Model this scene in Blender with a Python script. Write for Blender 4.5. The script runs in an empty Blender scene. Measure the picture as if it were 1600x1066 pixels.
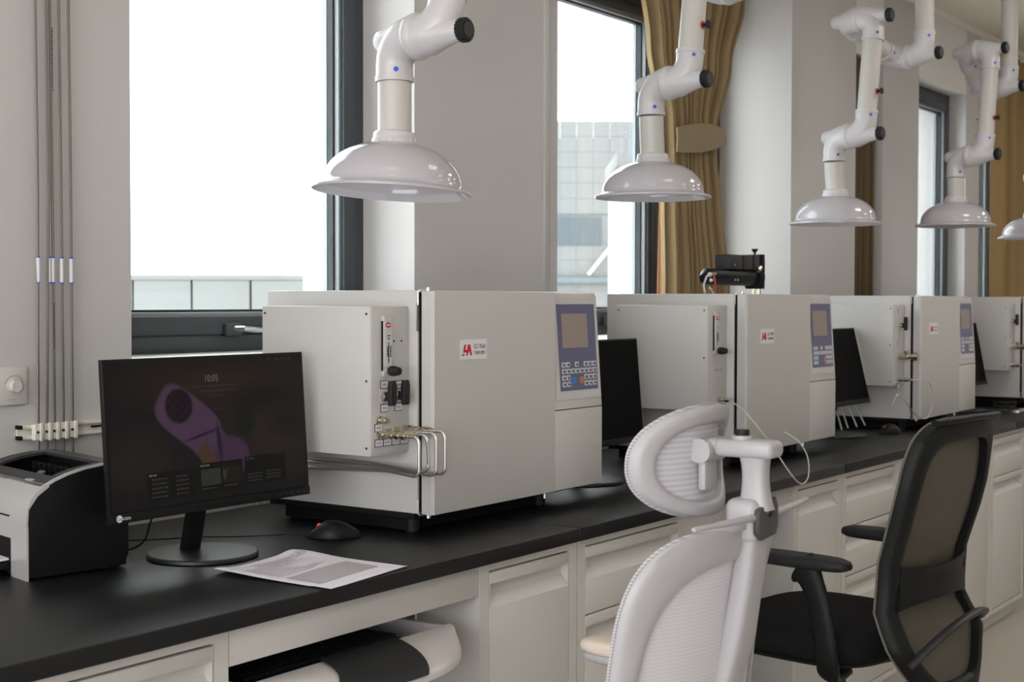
import bpy, bmesh, math, random
from mathutils import Vector, Matrix
random.seed(7)
S = bpy.context.scene
PI = math.pi
COL = S.collection

# ------------------------------------------------------------------ camera
cam_d = bpy.data.cameras.new('camera'); cam = bpy.data.objects.new('camera', cam_d); COL.objects.link(cam)
S.camera = cam
yaw, pitch, roll = math.radians(35.108), math.radians(1.6256), math.radians(0.0977)
f_ = Vector((math.cos(yaw)*math.cos(pitch), math.sin(yaw)*math.cos(pitch), -math.sin(pitch)))
r_ = Vector((math.sin(yaw), -math.cos(yaw), 0)); u_ = r_.cross(f_)
r2 = r_*math.cos(roll)+u_*math.sin(roll); u2 = -r_*math.sin(roll)+u_*math.cos(roll)
M = Matrix((r2, u2, -f_)).transposed().to_4x4(); M.translation = (0, 0, 1.39)
cam.matrix_world = M
cam_d.sensor_width = 36; cam_d.lens = 50; cam_d.clip_start = .05; cam_d.clip_end = 300
cam_d.dof.use_dof = True; cam_d.dof.focus_distance = 3.25; cam_d.dof.aperture_fstop = 8

# ------------------------------------------------------------------ world, lights, exposure
W = bpy.data.worlds.new('sky'); S.world = W; W.use_nodes = True
bg = W.node_tree.nodes['Background']; bg.inputs[0].default_value = (.97, .985, 1, 1); bg.inputs[1].default_value = 7.5
S.view_settings.view_transform = 'Standard'; S.view_settings.look = 'None'
S.view_settings.exposure = -0.1; S.view_settings.gamma = 1; S.view_settings.use_curve_mapping = False
S.cycles.max_bounces = 10; S.cycles.diffuse_bounces = 5; S.cycles.transparent_max_bounces = 16
S.cycles.sample_clamp_indirect = 4
S.cycles.use_denoising = True

def area_lamp(name, loc, rot, sx, sy, energy, col=(1, 1, 1), portal=False):
    d = bpy.data.lights.new(name, 'AREA'); d.shape = 'RECTANGLE'; d.size = sx; d.size_y = sy
    d.energy = energy; d.color = col
    if portal: d.cycles.is_portal = True
    o = bpy.data.objects.new(name, d); COL.objects.link(o); o.location = loc; o.rotation_euler = rot
    return o
CEIL = 3.05; FLOOR = -.05
# unseen opening in the west end wall, added to light west-facing sides
area_lamp('portal', (-3.05, .1, 1.7), (PI/2, 0, -PI/2), 5.0, 2.1, 1, portal=True)
# ceiling light panels
CL = [(.2, -.7), (2.6, -.7), (5.0, -.7), (7.4, -.7), (9.8, -.7), (1.2, 1.0), (3.6, .9), (6.0, .9), (8.6, .9)]
for x, y in CL:
    area_lamp('panel_lamp', (x, y, CEIL-.03), (0, 0, 0), .58, .58, 1.5 if x < 3 else 3.2 if x < 5.5 else 12, (1, .955, .90))
# sky portals in this side's windows
area_lamp('portal', (2.81, 3.0, 2.0), (-PI/2, 0, 0), 1.1, 1.5, 1, portal=True)
area_lamp('portal', (4.85, 3.17, 2.0), (-PI/2, 0, 0), 1.4, 1.5, 1, portal=True)
area_lamp('portal', (5.80, 3.17, 2.0), (-PI/2, 0, 0), .45, 1.5, 1, portal=True)
area_lamp('portal', (8.2, 2.95, 2.0), (-PI/2, 0, 0), .9, 1.5, 1, portal=True)
area_lamp('portal', (.45, 3.0, 2.0), (-PI/2, 0, 0), 1.4, 1.5, 1, portal=True)

# ------------------------------------------------------------------ materials
MATS = {}
def mat(name, col, rough=.5, metal=0, bump=0, scale=60, var=0, alpha=1, spec=.5, coat=0, trans=0, emis=None, es=0, sheen=0):
    if name in MATS: return MATS[name]
    m = bpy.data.materials.new(name); m.use_nodes = True; nt = m.node_tree; b = nt.nodes['Principled BSDF']
    b.inputs['Base Color'].default_value = (*col, 1); b.inputs['Roughness'].default_value = rough
    b.inputs['Metallic'].default_value = metal; b.inputs['Specular IOR Level'].default_value = spec
    b.inputs['Coat Weight'].default_value = coat; b.inputs['Sheen Weight'].default_value = sheen
    b.inputs['Transmission Weight'].default_value = trans; b.inputs['Alpha'].default_value = alpha
    if emis: b.inputs['Emission Color'].default_value = (*emis, 1); b.inputs['Emission Strength'].default_value = es
    tc = nt.nodes.new('ShaderNodeTexCoord'); n = nt.nodes.new('ShaderNodeTexNoise'); n.inputs['Scale'].default_value = scale
    n.inputs['Detail'].default_value = 3
    nt.links.new(tc.outputs['Object'], n.inputs['Vector'])
    if bump:
        bp = nt.nodes.new('ShaderNodeBump'); bp.inputs['Strength'].default_value = bump; bp.inputs['Distance'].default_value = .002
        nt.links.new(n.outputs['Fac'], bp.inputs['Height']); nt.links.new(bp.outputs[0], b.inputs['Normal'])
    if var:
        mx = nt.nodes.new('ShaderNodeMix'); mx.data_type = 'RGBA'
        mx.inputs[6].default_value = tuple(c*(1-var) for c in col)+(1,); mx.inputs[7].default_value = tuple(min(1, c*(1+var)) for c in col)+(1,)
        nt.links.new(n.outputs['Fac'], mx.inputs[0]); nt.links.new(mx.outputs[2], b.inputs['Base Color'])
    MATS[name] = m; return m

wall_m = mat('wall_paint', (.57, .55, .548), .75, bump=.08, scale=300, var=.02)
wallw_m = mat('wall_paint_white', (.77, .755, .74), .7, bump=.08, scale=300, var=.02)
ceil_m = mat('ceiling_paint', (.84, .79, .69), .8, var=.02, scale=8)
floor_m = mat('floor_vinyl', (.44, .405, .36), .45, bump=.03, scale=90, var=.08)
frame_m = mat('anodised_frame', (.042, .05, .058), .42, metal=.0, spec=.5, bump=.02, scale=400)
seal_m = mat('grey_seal', (.28, .31, .33), .4, metal=.3)
blackseal_m = mat('black_seal', (.01, .012, .014), .5)
sill_m = mat('sill_stone', (.62, .60, .57), .4)
bench_m = mat('bench_resin', (.0055, .0058, .0066), .40, bump=.10, scale=700, var=.1, spec=.38)
cab_m = mat('cabinet_enamel', (.56, .54, .515), .42, bump=.02, scale=200, var=.01)
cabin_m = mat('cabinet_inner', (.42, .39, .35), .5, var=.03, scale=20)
gc_m = mat('instrument_enamel', (.505, .492, .48), .42, bump=.05, scale=600, var=.01)
gcp_m = mat('instrument_plastic', (.50, .485, .475), .45, var=.01)
black_m = mat('black_plastic', (.008, .008, .009), .40, bump=.03, scale=300, spec=.16)
blackmat_m = mat('black_matt', (.006, .006, .007), .7, spec=.15)
rub_m = mat('black_rubber', (.014, .015, .016), .55, bump=.1, scale=200, spec=.25)
steel_m = mat('brushed_steel', (.62, .60, .57), .40, metal=1, bump=.04, scale=300)
nickel_m = mat('nickel_brass', (.62, .58, .48), .25, metal=1)
brass_m = mat('brass', (.45, .30, .12), .35, metal=1)
chrome_m = mat('chrome', (.75, .78, .8), .12, metal=1)
white_m = mat('white_plastic', (.56, .54, .56), .35, coat=.1)
whitep_m = mat('white_pipe', (.53, .51, .485), .4)
dome_m = mat('dome_acrylic', (.60, .575, .62), .12, coat=.5, spec=.6)
chairw_m = mat('chair_white_nylon', (.40, .388, .41), .38, bump=.03, scale=400)
chairg_m = mat('chair_grey_nylon', (.42, .42, .43), .4)
chairdk_m = mat('chair_dark_insert', (.055, .052, .055), .5)
cream_m = mat('cream_pad', (.66, .56, .49), .6)
chairb_m = mat('chair_black_nylon', (.009, .0095, .010), .48, bump=.05, scale=300, spec=.2)
seatb_m = mat('black_cloth', (.012, .012, .013), .9, spec=.1, bump=.6, scale=900, sheen=.0)
stick_m = mat('sticker_white', (.72, .71, .74), .35)
label_m = mat('label_paper', (.72, .71, .74), .6)
ink_m = mat('black_ink', (.015, .015, .02), .6)
red_m = mat('logo_red', (.55, .01, .015), .5)
blue_m = mat('logo_blue', (.02, .12, .35), .5)
bluecap_m = mat('blue_cap', (.03, .09, .6), .4)
redring_m = mat('red_ring', (.45, .03, .03), .5)
panelblue_m = mat('keypad_membrane', (.115, .115, .21), .3, var=.12, scale=25, coat=.3)
lcd_m = mat('lcd_screen', (.30, .245, .22), .35, var=.15, scale=220)
key_m = mat('key_print', (.50, .50, .55), .4)
keyb_m = mat('blue_key', (.05, .2, .5), .4); keyo_m = mat('orange_key', (.5, .16, .09), .4)
film_m = mat('film_edge', (.56, .55, .56), .2, coat=.6)
silver_m = mat('printer_silver', (.52, .505, .50), .3, metal=.35, bump=.02, scale=400)
prblk_m = mat('printer_black', (.007, .007, .008), .4, bump=.05, scale=500, spec=.15)
prgrey_m = mat('printer_dark_grey', (.03, .03, .032), .45, spec=.3, bump=.1, scale=500)
paper_m = mat('paper', (.76, .72, .82), .7, bump=.05, scale=50)
textgrey_m = mat('print_grey', (.42, .39, .46), .8)
tablegrey_m = mat('print_table', (.42, .39, .43), .8, var=.25, scale=500)
pink_m = mat('print_pink', (.50, .33, .47), .8)
conc_m = mat('pale_concrete', (.15, .152, .148), .9, var=.06, scale=2)
fac_m = mat('pale_cladding', (.15, .152, .155), .8, var=.03, scale=1)
facwin_m = mat('facade_glass', (.075, .09, .105), .6, var=.08, scale=.4, spec=.2)
faclg_m = mat('facade_ledge', (.10, .125, .135), .8)
ground_m = mat('pale_ground', (.78, .76, .72), .9, var=.05, scale=.5)
led_m = mat('light_diffuser', (.8, .8, .8), .5, emis=(1, .95, .88), es=2.0)
hose_m = mat('clear_hose', (.72, .72, .70), .2, alpha=.55)
wallplate_m = mat('wallplate_plastic', (.62, .59, .56), .35)
tubew_m = mat('wall_tube_steel', (.24, .22, .20), .35, metal=.8)
rail_m = mat('strut_rail', (.74, .72, .64), .4, metal=.1)
tray_m = mat('tray_plastic', (.62, .58, .58), .35, coat=.1)

def fabric(name, col, alpha=1, stripes=420, dark=.6, axis=2, rough=.8):
    m = bpy.data.materials.new(name); m.use_nodes = True; nt = m.node_tree; b = nt.nodes['Principled BSDF']
    b.inputs['Roughness'].default_value = rough; b.inputs['Specular IOR Level'].default_value = .2
    tc = nt.nodes.new('ShaderNodeTexCoord'); sp = nt.nodes.new('ShaderNodeSeparateXYZ'); nt.links.new(tc.outputs['Object'], sp.inputs[0])
    mu = nt.nodes.new('ShaderNodeMath'); mu.operation = 'MULTIPLY'; mu.inputs[1].default_value = stripes*2*PI
    nt.links.new(sp.outputs[axis], mu.inputs[0])
    si = nt.nodes.new('ShaderNodeMath'); si.operation = 'SINE'; nt.links.new(mu.outputs[0], si.inputs[0])
    mr = nt.nodes.new('ShaderNodeMapRange'); mr.inputs[1].default_value = -1; mr.inputs[2].default_value = 1
    nt.links.new(si.outputs[0], mr.inputs[0])
    mx = nt.nodes.new('ShaderNodeMix'); mx.data_type = 'RGBA'; mx.inputs[6].default_value = tuple(c*dark for c in col)+(1,); mx.inputs[7].default_value = (*col, 1)
    nt.links.new(mr.outputs[0], mx.inputs[0]); nt.links.new(mx.outputs[2], b.inputs['Base Color'])
    b.inputs['Alpha'].default_value = alpha
    return m
meshw_m = fabric('white_mesh_fabric', (.64, .62, .68), .93, 115, .80)
meshw2_m = fabric('white_mesh_fabric_fine', (.66, .63, .67), .93, 160, .90)
meshb_m = fabric('black_mesh_fabric', (.12, .105, .082), .80, 260, .8)
piping_m = fabric('stitched_piping', (.55, .54, .57), 1, 200, .55)
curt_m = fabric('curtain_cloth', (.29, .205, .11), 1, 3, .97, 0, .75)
curtshade_m = fabric('curtain_cloth_shaded', (.12, .085, .045), 1, 3, .97, 0, .8)  # curtain cloth with the shade of the narrow gap put into its colour
curtr_m = fabric('curtain_cloth_warm', (.33, .22, .10), 1, 3, .97, 0, .75)
lining_m = fabric('curtain_lining_backlit', (.62, .32, .17), 1, 3, .95, 0, .8)  # window light glowing through the cloth is put into this orange

def dome_mat():
    m = dome_m; nt = m.node_tree; b = nt.nodes['Principled BSDF']; o = [n for n in nt.nodes if n.type == 'OUTPUT_MATERIAL'][0]
    t = nt.nodes.new('ShaderNodeBsdfTranslucent'); t.inputs[0].default_value = (.85, .83, .86, 1)
    mx = nt.nodes.new('ShaderNodeMixShader'); mx.inputs[0].default_value = .30
    nt.links.new(b.outputs[0], mx.inputs[1]); nt.links.new(t.outputs[0], mx.inputs[2]); nt.links.new(mx.outputs[0], o.inputs[0])
dome_mat()
def glass_mat():
    m = bpy.data.materials.new('window_glass'); m.use_nodes = True; nt = m.node_tree; nt.nodes.clear()
    o = nt.nodes.new('ShaderNodeOutputMaterial'); t = nt.nodes.new('ShaderNodeBsdfTransparent'); g = nt.nodes.new('ShaderNodeBsdfGlossy')
    t.inputs[0].default_value = (.95, .97, .97, 1); g.inputs[1].default_value = .02
    fr = nt.nodes.new('ShaderNodeLayerWeight'); fr.inputs[0].default_value = .5
    pw = nt.nodes.new('ShaderNodeMath'); pw.operation = 'POWER'; pw.inputs[1].default_value = 4; nt.links.new(fr.outputs['Facing'], pw.inputs[0])
    ml = nt.nodes.new('ShaderNodeMath'); ml.operation = 'MULTIPLY_ADD'; ml.inputs[1].default_value = .6; ml.inputs[2].default_value = .035; nt.links.new(pw.outputs[0], ml.inputs[0])
    mx = nt.nodes.new('ShaderNodeMixShader'); nt.links.new(ml.outputs[0], mx.inputs[0]); nt.links.new(t.outputs[0], mx.inputs[1]); nt.links.new(g.outputs[0], mx.inputs[2])
    nt.links.new(mx.outputs[0], o.inputs[0]); return m
glass_m = glass_mat()

# ------------------------------------------------------------------ mesh helpers
def bm_(): return bmesh.new()
def add(bm, verts, faces):
    vs = [bm.verts.new(v) for v in verts]; out = []
    for f in faces:
        try: out.append(bm.faces.new([vs[i] for i in f]))
        except ValueError: pass
    return vs, out
def box(bm, x0, x1, y0, y1, z0, z1, bev=0, seg=2, rot=None, piv=None):
    v = [(x, y, z) for z in (z0, z1) for y in (y0, y1) for x in (x0, x1)]
    vs, fs = add(bm, v, [(0, 2, 3, 1), (4, 5, 7, 6), (0, 1, 5, 4), (1, 3, 7, 5), (3, 2, 6, 7), (2, 0, 4, 6)])
    if bev:
        es = list({e for f in fs for e in f.edges})
        r = bmesh.ops.bevel(bm, geom=es, offset=bev, segments=seg, profile=.5, affect='EDGES')
        vs = list({v for f in r['faces'] for v in f.verts} | {v for v in vs if v.is_valid})
    if rot is not None:
        bmesh.ops.transform(bm, matrix=Matrix.Translation(piv) @ rot @ Matrix.Translation(-Vector(piv)), verts=vs)
    return vs
def frame_axes(d):
    d = Vector(d).normalized(); a = Vector((0, 0, 1)) if abs(d.z) < .9 else Vector((1, 0, 0))
    x = a.cross(d).normalized(); y = d.cross(x); return x, y, d
def tube(bm, pts, r, n=10, caps=True, closed=False, flat=None):
    pts = [Vector(p) for p in pts]; N = len(pts); rs = r if isinstance(r, (list, tuple)) else [r]*N
    tang = []
    for i in range(N):
        if closed: t = pts[(i+1) % N]-pts[i-1]
        elif i == 0: t = pts[1]-pts[0]
        elif i == N-1: t = pts[-1]-pts[-2]
        else: t = (pts[i+1]-pts[i]).normalized()+(pts[i]-pts[i-1]).normalized()
        tang.append(t.normalized())
    x, y, _ = frame_axes(tang[0]); rings = []
    for i in range(N):
        if i: 
            q = tang[i-1].rotation_difference(tang[i]); x = q @ x; y = q @ y
        fx, fy = flat if flat else (1, 1)
        rings.append([bm.verts.new(pts[i]+(x*math.cos(a)*fx+y*math.sin(a)*fy)*rs[i]) for a in [2*PI*k/n for k in range(n)]])
    R = N if closed else N-1
    for i in range(R):
        A, B = rings[i], rings[(i+1) % N]
        for k in range(n): bm.faces.new((A[k], A[(k+1) % n], B[(k+1) % n], B[k]))
    if caps and not closed:
        bm.faces.new(rings[0][::-1]); bm.faces.new(rings[-1])
def cyl(bm, a, b, r, r2=None, n=20): tube(bm, [a, b], [r, r if r2 is None else r2], n)
def lathe(bm, prof, c=(0, 0, 0), n=48, mtx=None, close=False):
    rings = []
    for r, z in prof:
        if r < 1e-5: rings.append([bm.verts.new((c[0], c[1], c[2]+z))])
        else: rings.append([bm.verts.new((c[0]+r*math.cos(2*PI*k/n), c[1]+r*math.sin(2*PI*k/n), c[2]+z)) for k in range(n)])
    for i in range(len(rings)-1):
        A, B = rings[i], rings[i+1]
        for k in range(n):
            k2 = (k+1) % n
            if len(A) == 1 and len(B) == 1: continue
            if len(A) == 1: bm.faces.new((A[0], B[k2], B[k]))
            elif len(B) == 1: bm.faces.new((A[k], A[k2], B[0]))
            else: bm.faces.new((A[k], A[k2], B[k2], B[k]))
    if mtx is not None: bmesh.ops.transform(bm, matrix=mtx, verts=[v for r in rings for v in r])
def prism(bm, poly, axis, a, b, bev=0):
    """poly in the two remaining axes, extruded along axis from a to b"""
    def p(q, t):
        if axis == 0: return (t, q[0], q[1])
        if axis == 1: return (q[0], t, q[1])
        return (q[0], q[1], t)
    n = len(poly); vs, fs = add(bm, [p(q, a) for q in poly]+[p(q, b) for q in poly],
        [tuple(range(n))[::-1], tuple(range(n, 2*n))]+[(i, (i+1) % n, n+(i+1) % n, n+i) for i in range(n)])
    if bev:
        bmesh.ops.bevel(bm, geom=[e for f in fs[:2] for e in f.edges], offset=bev, segments=2, profile=.5, affect='EDGES')
    return vs
def sheet(bm, fn, nu, nv, th=0):
    """grid surface fn(u,v) with thickness along its normal"""
    P = [[Vector(fn(i/nu, j/nv)) for j in range(nv+1)] for i in range(nu+1)]
    def nrm(i, j):
        a = P[min(i+1, nu)][j]-P[max(i-1, 0)][j]; b = P[i][min(j+1, nv)]-P[i][max(j-1, 0)]
        n = a.cross(b); return n.normalized() if n.length > 1e-12 else Vector((0, 0, 1))
    A = [[bm.verts.new(P[i][j]) for j in range(nv+1)] for i in range(nu+1)]
    for i in range(nu):
        for j in range(nv): bm.faces.new((A[i][j], A[i+1][j], A[i+1][j+1], A[i][j+1]))
    if th:
        B = [[bm.verts.new(P[i][j]-nrm(i, j)*th) for j in range(nv+1)] for i in range(nu+1)]
        for i in range(nu):
            for j in range(nv): bm.faces.new((B[i][j], B[i][j+1], B[i+1][j+1], B[i+1][j]))
        for i in range(nu):
            bm.faces.new((A[i+1][0], A[i][0], B[i][0], B[i+1][0])); bm.faces.new((A[i][nv], A[i+1][nv], B[i+1][nv], B[i][nv]))
        for j in range(nv):
            bm.faces.new((A[0][j], A[0][j+1], B[0][j+1], B[0][j])); bm.faces.new((A[nu][j+1], A[nu][j], B[nu][j], B[nu][j+1]))
def ring(bm, outer, inner, mp, th, n=72, m=5, puff=0):
    """closed band between two loops (angle -> 2d), mapped by mp(2d)->3d and thickened along +y by th"""
    F, Bk = [], []
    for i in range(n):
        a = 2*PI*i/n; o, q = outer(a), inner(a); fr, bk = [], []
        for k in range(m+1):
            t = k/m; s = (o[0]+(q[0]-o[0])*t, o[1]+(q[1]-o[1])*t); P = Vector(mp(s)); e = math.sin(PI*t)**.5*puff
            fr.append(bm.verts.new(P+Vector((0, -e, 0)))); bk.append(bm.verts.new(P+Vector((0, th+e*.5, 0))))
        F.append(fr); Bk.append(bk)
    for i in range(n):
        j = (i+1) % n
        for k in range(m):
            bm.faces.new((F[i][k], F[j][k], F[j][k+1], F[i][k+1])); bm.faces.new((Bk[i][k], Bk[i][k+1], Bk[j][k+1], Bk[j][k]))
        bm.faces.new((F[j][0], F[i][0], Bk[i][0], Bk[j][0])); bm.faces.new((F[i][m], F[j][m], Bk[j][m], Bk[i][m]))
def disc(bm, loop, mp, th, n=72, m=10):
    """filled patch inside loop(angle)->2d about its centroid"""
    c = Vector((0, 0))
    for i in range(n): c += Vector(loop(2*PI*i/n))
    c /= n; F = []; cv = bm.verts.new(mp(c)); cb = bm.verts.new(Vector(mp(c))+Vector((0, th, 0))); G = []
    for i in range(n):
        o = Vector(loop(2*PI*i/n)); F.append([bm.verts.new(mp(c+(o-c)*k/m)) for k in range(1, m+1)])
        G.append([bm.verts.new(Vector(mp(c+(o-c)*k/m))+Vector((0, th, 0))) for k in range(1, m+1)])
    for i in range(n):
        j = (i+1) % n; bm.faces.new((cv, F[i][0], F[j][0])); bm.faces.new((cb, G[j][0], G[i][0]))
        for k in range(m-1):
            bm.faces.new((F[i][k], F[i][k+1], F[j][k+1], F[j][k])); bm.faces.new((G[i][k], G[j][k], G[j][k+1], G[i][k+1]))
        bm.faces.new((F[i][-1], G[i][-1], G[j][-1], F[j][-1]))
def finish(bm, name, m, smooth=True, ang=35):
    bmesh.ops.recalc_face_normals(bm, faces=bm.faces)
    me = bpy.data.meshes.new(name); bm.to_mesh(me); bm.free()
    if m: me.materials.append(m)
    if smooth:
        for p in me.polygons: p.use_smooth = True
        me.set_sharp_from_angle(angle=math.radians(ang))
    return me
def obj(name, bm, m, parent=None, smooth=True, ang=35, **kw):
    me = bm if isinstance(bm, bpy.types.Mesh) else finish(bm, name, m, smooth, ang)
    o = bpy.data.objects.new(name, me); COL.objects.link(o)
    if parent: o.parent = parent
    for k, v in kw.items(): o[k] = v
    return o
CACHE = {}
def part(key, name, m, parent, build, loc=(0, 0, 0), rot=(0, 0, 0), **kw):
    if key not in CACHE:
        b = bm_(); build(b); CACHE[key] = finish(b, name, m)
    o = obj(name, CACHE[key], m, parent, **kw); o.location = loc; o.rotation_euler = rot; return o
def thing(name, label, cat, loc=(0, 0, 0), rz=0, group=None):
    o = bpy.data.objects.new(name, None); COL.objects.link(o); o.empty_display_size = .1
    o.location = loc; o.rotation_euler = (0, 0, rz); o['label'] = label; o['category'] = cat
    if group: o['group'] = group
    return o
def tag(o, label, cat, group=None):
    o['label'] = label; o['category'] = cat
    if group: o['group'] = group
    return o
def struct(name, bm, m, parent=None, smooth=False):
    o = obj(name, bm, m, parent, smooth=smooth)
    if not parent: o['kind'] = 'structure'
    return o
def sbox(name, m, *a, parent=None, bev=0):
    b = bm_(); box(b, *a, bev=bev); return struct(name, b, m, parent, smooth=bool(bev))
def pbox(name, m, parent, *a, bev=0, **kw):
    b = bm_(); box(b, *a, bev=bev); return obj(name, b, m, parent, smooth=bool(bev), **kw)
def text(name, s, size, m, parent, mtx, align='CENTER', sx=1.0, depth=.0002):
    c = bpy.data.curves.new(name, 'FONT'); c.body = s; c.size = size; c.align_x = align; c.align_y = 'CENTER'; c.extrude = depth; c.resolution_u = 3
    t = bpy.data.objects.new(name, c); COL.objects.link(t); bpy.context.view_layer.update()
    me = bpy.data.meshes.new_from_object(t.evaluated_get(bpy.context.evaluated_depsgraph_get())); bpy.data.objects.remove(t)
    me.materials.clear(); me.materials.append(m)
    o = bpy.data.objects.new(name, me); COL.objects.link(o)
    if parent: o.parent = parent
    o.matrix_local = mtx @ Matrix.Diagonal((sx, 1, 1, 1)); return o
def face_my(x, y, z, rx=0):   # text facing -Y
    return Matrix.Translation((x, y, z)) @ Matrix.Rotation(PI/2+rx, 4, 'X')
def smoothpts(P, n=6):
    P = [Vector(p) for p in P]; out = []
    for i in range(len(P)-1):
        p0, p1, p2, p3 = P[max(i-1, 0)], P[i], P[i+1], P[min(i+2, len(P)-1)]
        for k in range(n):
            t = k/n; out.append(.5*((2*p1)+(p2-p0)*t+(2*p0-5*p1+4*p2-p3)*t*t+(-p0+3*p1-3*p2+p3)*t**3))
    return out+[P[-1]]
def arc(c, a, b, n=8):
    """quarter bend from c+a to c+b around corner c (a,b = offsets from the corner)"""
    c, a, b = Vector(c), Vector(a), Vector(b); o = c+a+b
    return [o-b*math.cos(t)-a*math.sin(t) for t in [PI/2*k/n for k in range(n+1)]]

# ------------------------------------------------------------------ room shell
XL, XR, YB, YW = -3.0, 13.0, -4.0, 2.72
WT = 3.18    # outer face of the window wall
sbox('floor', floor_m, XL-.2, XR+.2, YB-.2, WT, FLOOR-.1, FLOOR)
sbox('ceiling', ceil_m, XL-.2, XR+.2, YB-.2, WT, CEIL, CEIL+.1)
b = bm_(); box(b, XL-.2, XL, YB-.2, -2.4, FLOOR, CEIL); box(b, XL-.2, XL, 2.6, WT, FLOOR, CEIL); box(b, XL-.2, XL, -2.4, 2.6, FLOOR, .65); box(b, XL-.2, XL, -2.4, 2.6, 2.75, CEIL)  # gap left in this wall as an added, unseen source of west light
struct('wall_west', b, wallw_m)
sbox('wall_east', wallw_m, XR, XR+.2, YB-.2, WT, FLOOR, CEIL)
SILL = 1.248; HEAD = 2.637
# window wall, from west to east: solid piers between the openings, one low wall and one header
piers = [(XL, -.3, YW), (1.2, 2.275, YW), (3.355, 4.085, YW), (6.095, 6.875, YW), (7.25, 7.80, YW), (8.635, 8.905, YW), (9.95, XR, YW)]
b = bm_()
for a, c, y in piers: box(b, a, c, y, WT, FLOOR, CEIL)
box(b, 4.085, 4.16, YW+.012, WT, FLOOR, CEIL)
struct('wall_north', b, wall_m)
gaps = [(-.3, 1.2), (2.275, 3.355), (4.16, 6.095), (6.875, 7.25), (7.80, 8.635), (8.905, 9.95)]
b = bm_()
for a, c in gaps: box(b, a, c, YW, WT, FLOOR, SILL-.02); box(b, a, c, YW if a != 4.16 else 3.075, WT, HEAD if a != 4.16 else 2.70, CEIL)
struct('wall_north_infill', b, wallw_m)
b = bm_()
for a, c in gaps: box(b, a, c, YW-.004, 2.93, SILL-.02, SILL, bev=.002)
struct('trim_sill', b, sill_m, smooth=True)
# wall strip beside the second window (corner bead)
sbox('trim_corner_bead', mat('bead_paint', (.50, .49, .48), .4), 4.052, 4.087, YW-.008, YW+.013, SILL, CEIL, bev=.003)
sbox('wall_south', wallw_m, XL, XR, YB-.2, YB, FLOOR, CEIL)
# cornice at the ceiling
b = bm_(); prism(b, [(YW, CEIL), (YW, CEIL-.028), (YW-.012, CEIL-.028), (YW-.03, CEIL-.008), (YW-.03, CEIL)], 0, XL, XR)
struct('trim_cornice', b, ceil_m)

def window(name, x0, x1, yf, z0, z1, open_right=None, handle=None):
    """aluminium window: outer frame, sash, seal, pane; frame face at y=yf"""
    w = thing(name, '', ''); del w['label'], w['category']; w['kind'] = 'structure'
    def rect(bm, a, c, e, g, wd, y0, y1, bev=0):
        box(bm, a, a+wd, y0, y1, e, g, bev=bev); box(bm, c-wd, c, y0, y1, e, g, bev=bev)
        box(bm, a+wd, c-wd, y0, y1, e, e+wd, bev=bev); box(bm, a+wd, c-wd, y0, y1, g-wd, g, bev=bev)
    b = bm_(); rect(b, x0, x1, z0, z1, .045, yf+.008, yf+.09, .002); obj('window_frame', b, frame_m, w)
    b = bm_(); rect(b, x0+.048, x1-.048, z0+.048, z1-.048, .05, yf, yf+.07, .003); obj('sash', b, frame_m, w)
    b = bm_(); rect(b, x0+.044, x1-.044, z0+.044, z1-.044, .006, yf+.006, yf+.06); obj('gasket', b, blackseal_m, w)
    b = bm_(); rect(b, x0+.097, x1-.097, z0+.097, z1-.097, .012, yf+.012, yf+.05, .001); obj('glazing_bead', b, seal_m, w)
    b = bm_(); rect(b, x0+.108, x1-.108, z0+.108, z1-.108, .008, yf+.03, yf+.052); obj('rubber_seal', b, blackseal_m, w)
    b = bm_(); box(b, x0+.10, x1-.10, yf+.052, yf+.058, z0+.10, z1-.10); box(b, x0+.10, x1-.10, yf+.074, yf+.079, z0+.10, z1-.10)
    obj('pane', b, glass_m, w, smooth=False)
    b = bm_(); rect(b, x0+.10, x1-.10, z0+.10, z1-.10, .012, yf+.059, yf+.073); obj('spacer_bar', b, seal_m, w)
    if handle:
        hx, hz = handle
        b = bm_(); box(b, hx-.012, hx+.05, yf-.014, yf, hz-.018, hz+.018, bev=.005)
        o = obj('handle', b, frame_m, w)
        b = bm_(); tube(b, [(hx+.02, yf-.01, hz+.003), (hx+.03, yf-.04, hz+.003), (hx+.06, yf-.048, hz), (hx+.15, yf-.046, hz-.004)], [.008, .008, .0085, .007], 10)
        obj('lever', b, chrome_m, o)
    return w
window('window_1', 2.275, 3.355, 2.915, SILL, HEAD, handle=(2.77, 1.308))
window('window_2', 4.16, 5.50, 3.075, SILL, 2.70, handle=(5.03, 1.308))
window('window_7', 5.50, 6.093, 3.075, SILL, 2.70)
window('window_3', 7.80, 8.66, 2.815, SILL, HEAD)
window('window_4', 8.905, 9.95, 2.95, SILL, HEAD)
window('window_5', -.3, 1.2, 2.915, SILL, HEAD)
window('window_6', 6.875, 7.25, 2.93, SILL, HEAD)
# ceiling light panels (over the aisle)
for i, (x, y) in enumerate(CL):
    t = thing('ceiling_light', '%s ceiling light panel from the west in the %s row' % (['first', 'second', 'third', 'fourth', 'fifth'][i if i < 5 else i-5], 'aisle' if i < 5 else 'bench'), 'light', (x, y, CEIL), 0, 'ceiling light panels')
    b = bm_(); box(b, -.31, .31, -.31, .31, -.012, 0, bev=.003); obj('housing', b, white_m, t)
    b = bm_(); box(b, -.29, .29, -.29, .29, -.016, -.012); obj('diffuser', b, led_m, t, smooth=False)

# ------------------------------------------------------------------ outdoors
sbox('ground', ground_m, -30, 60, 3.4, 60, -4.2, -4.0)
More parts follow.
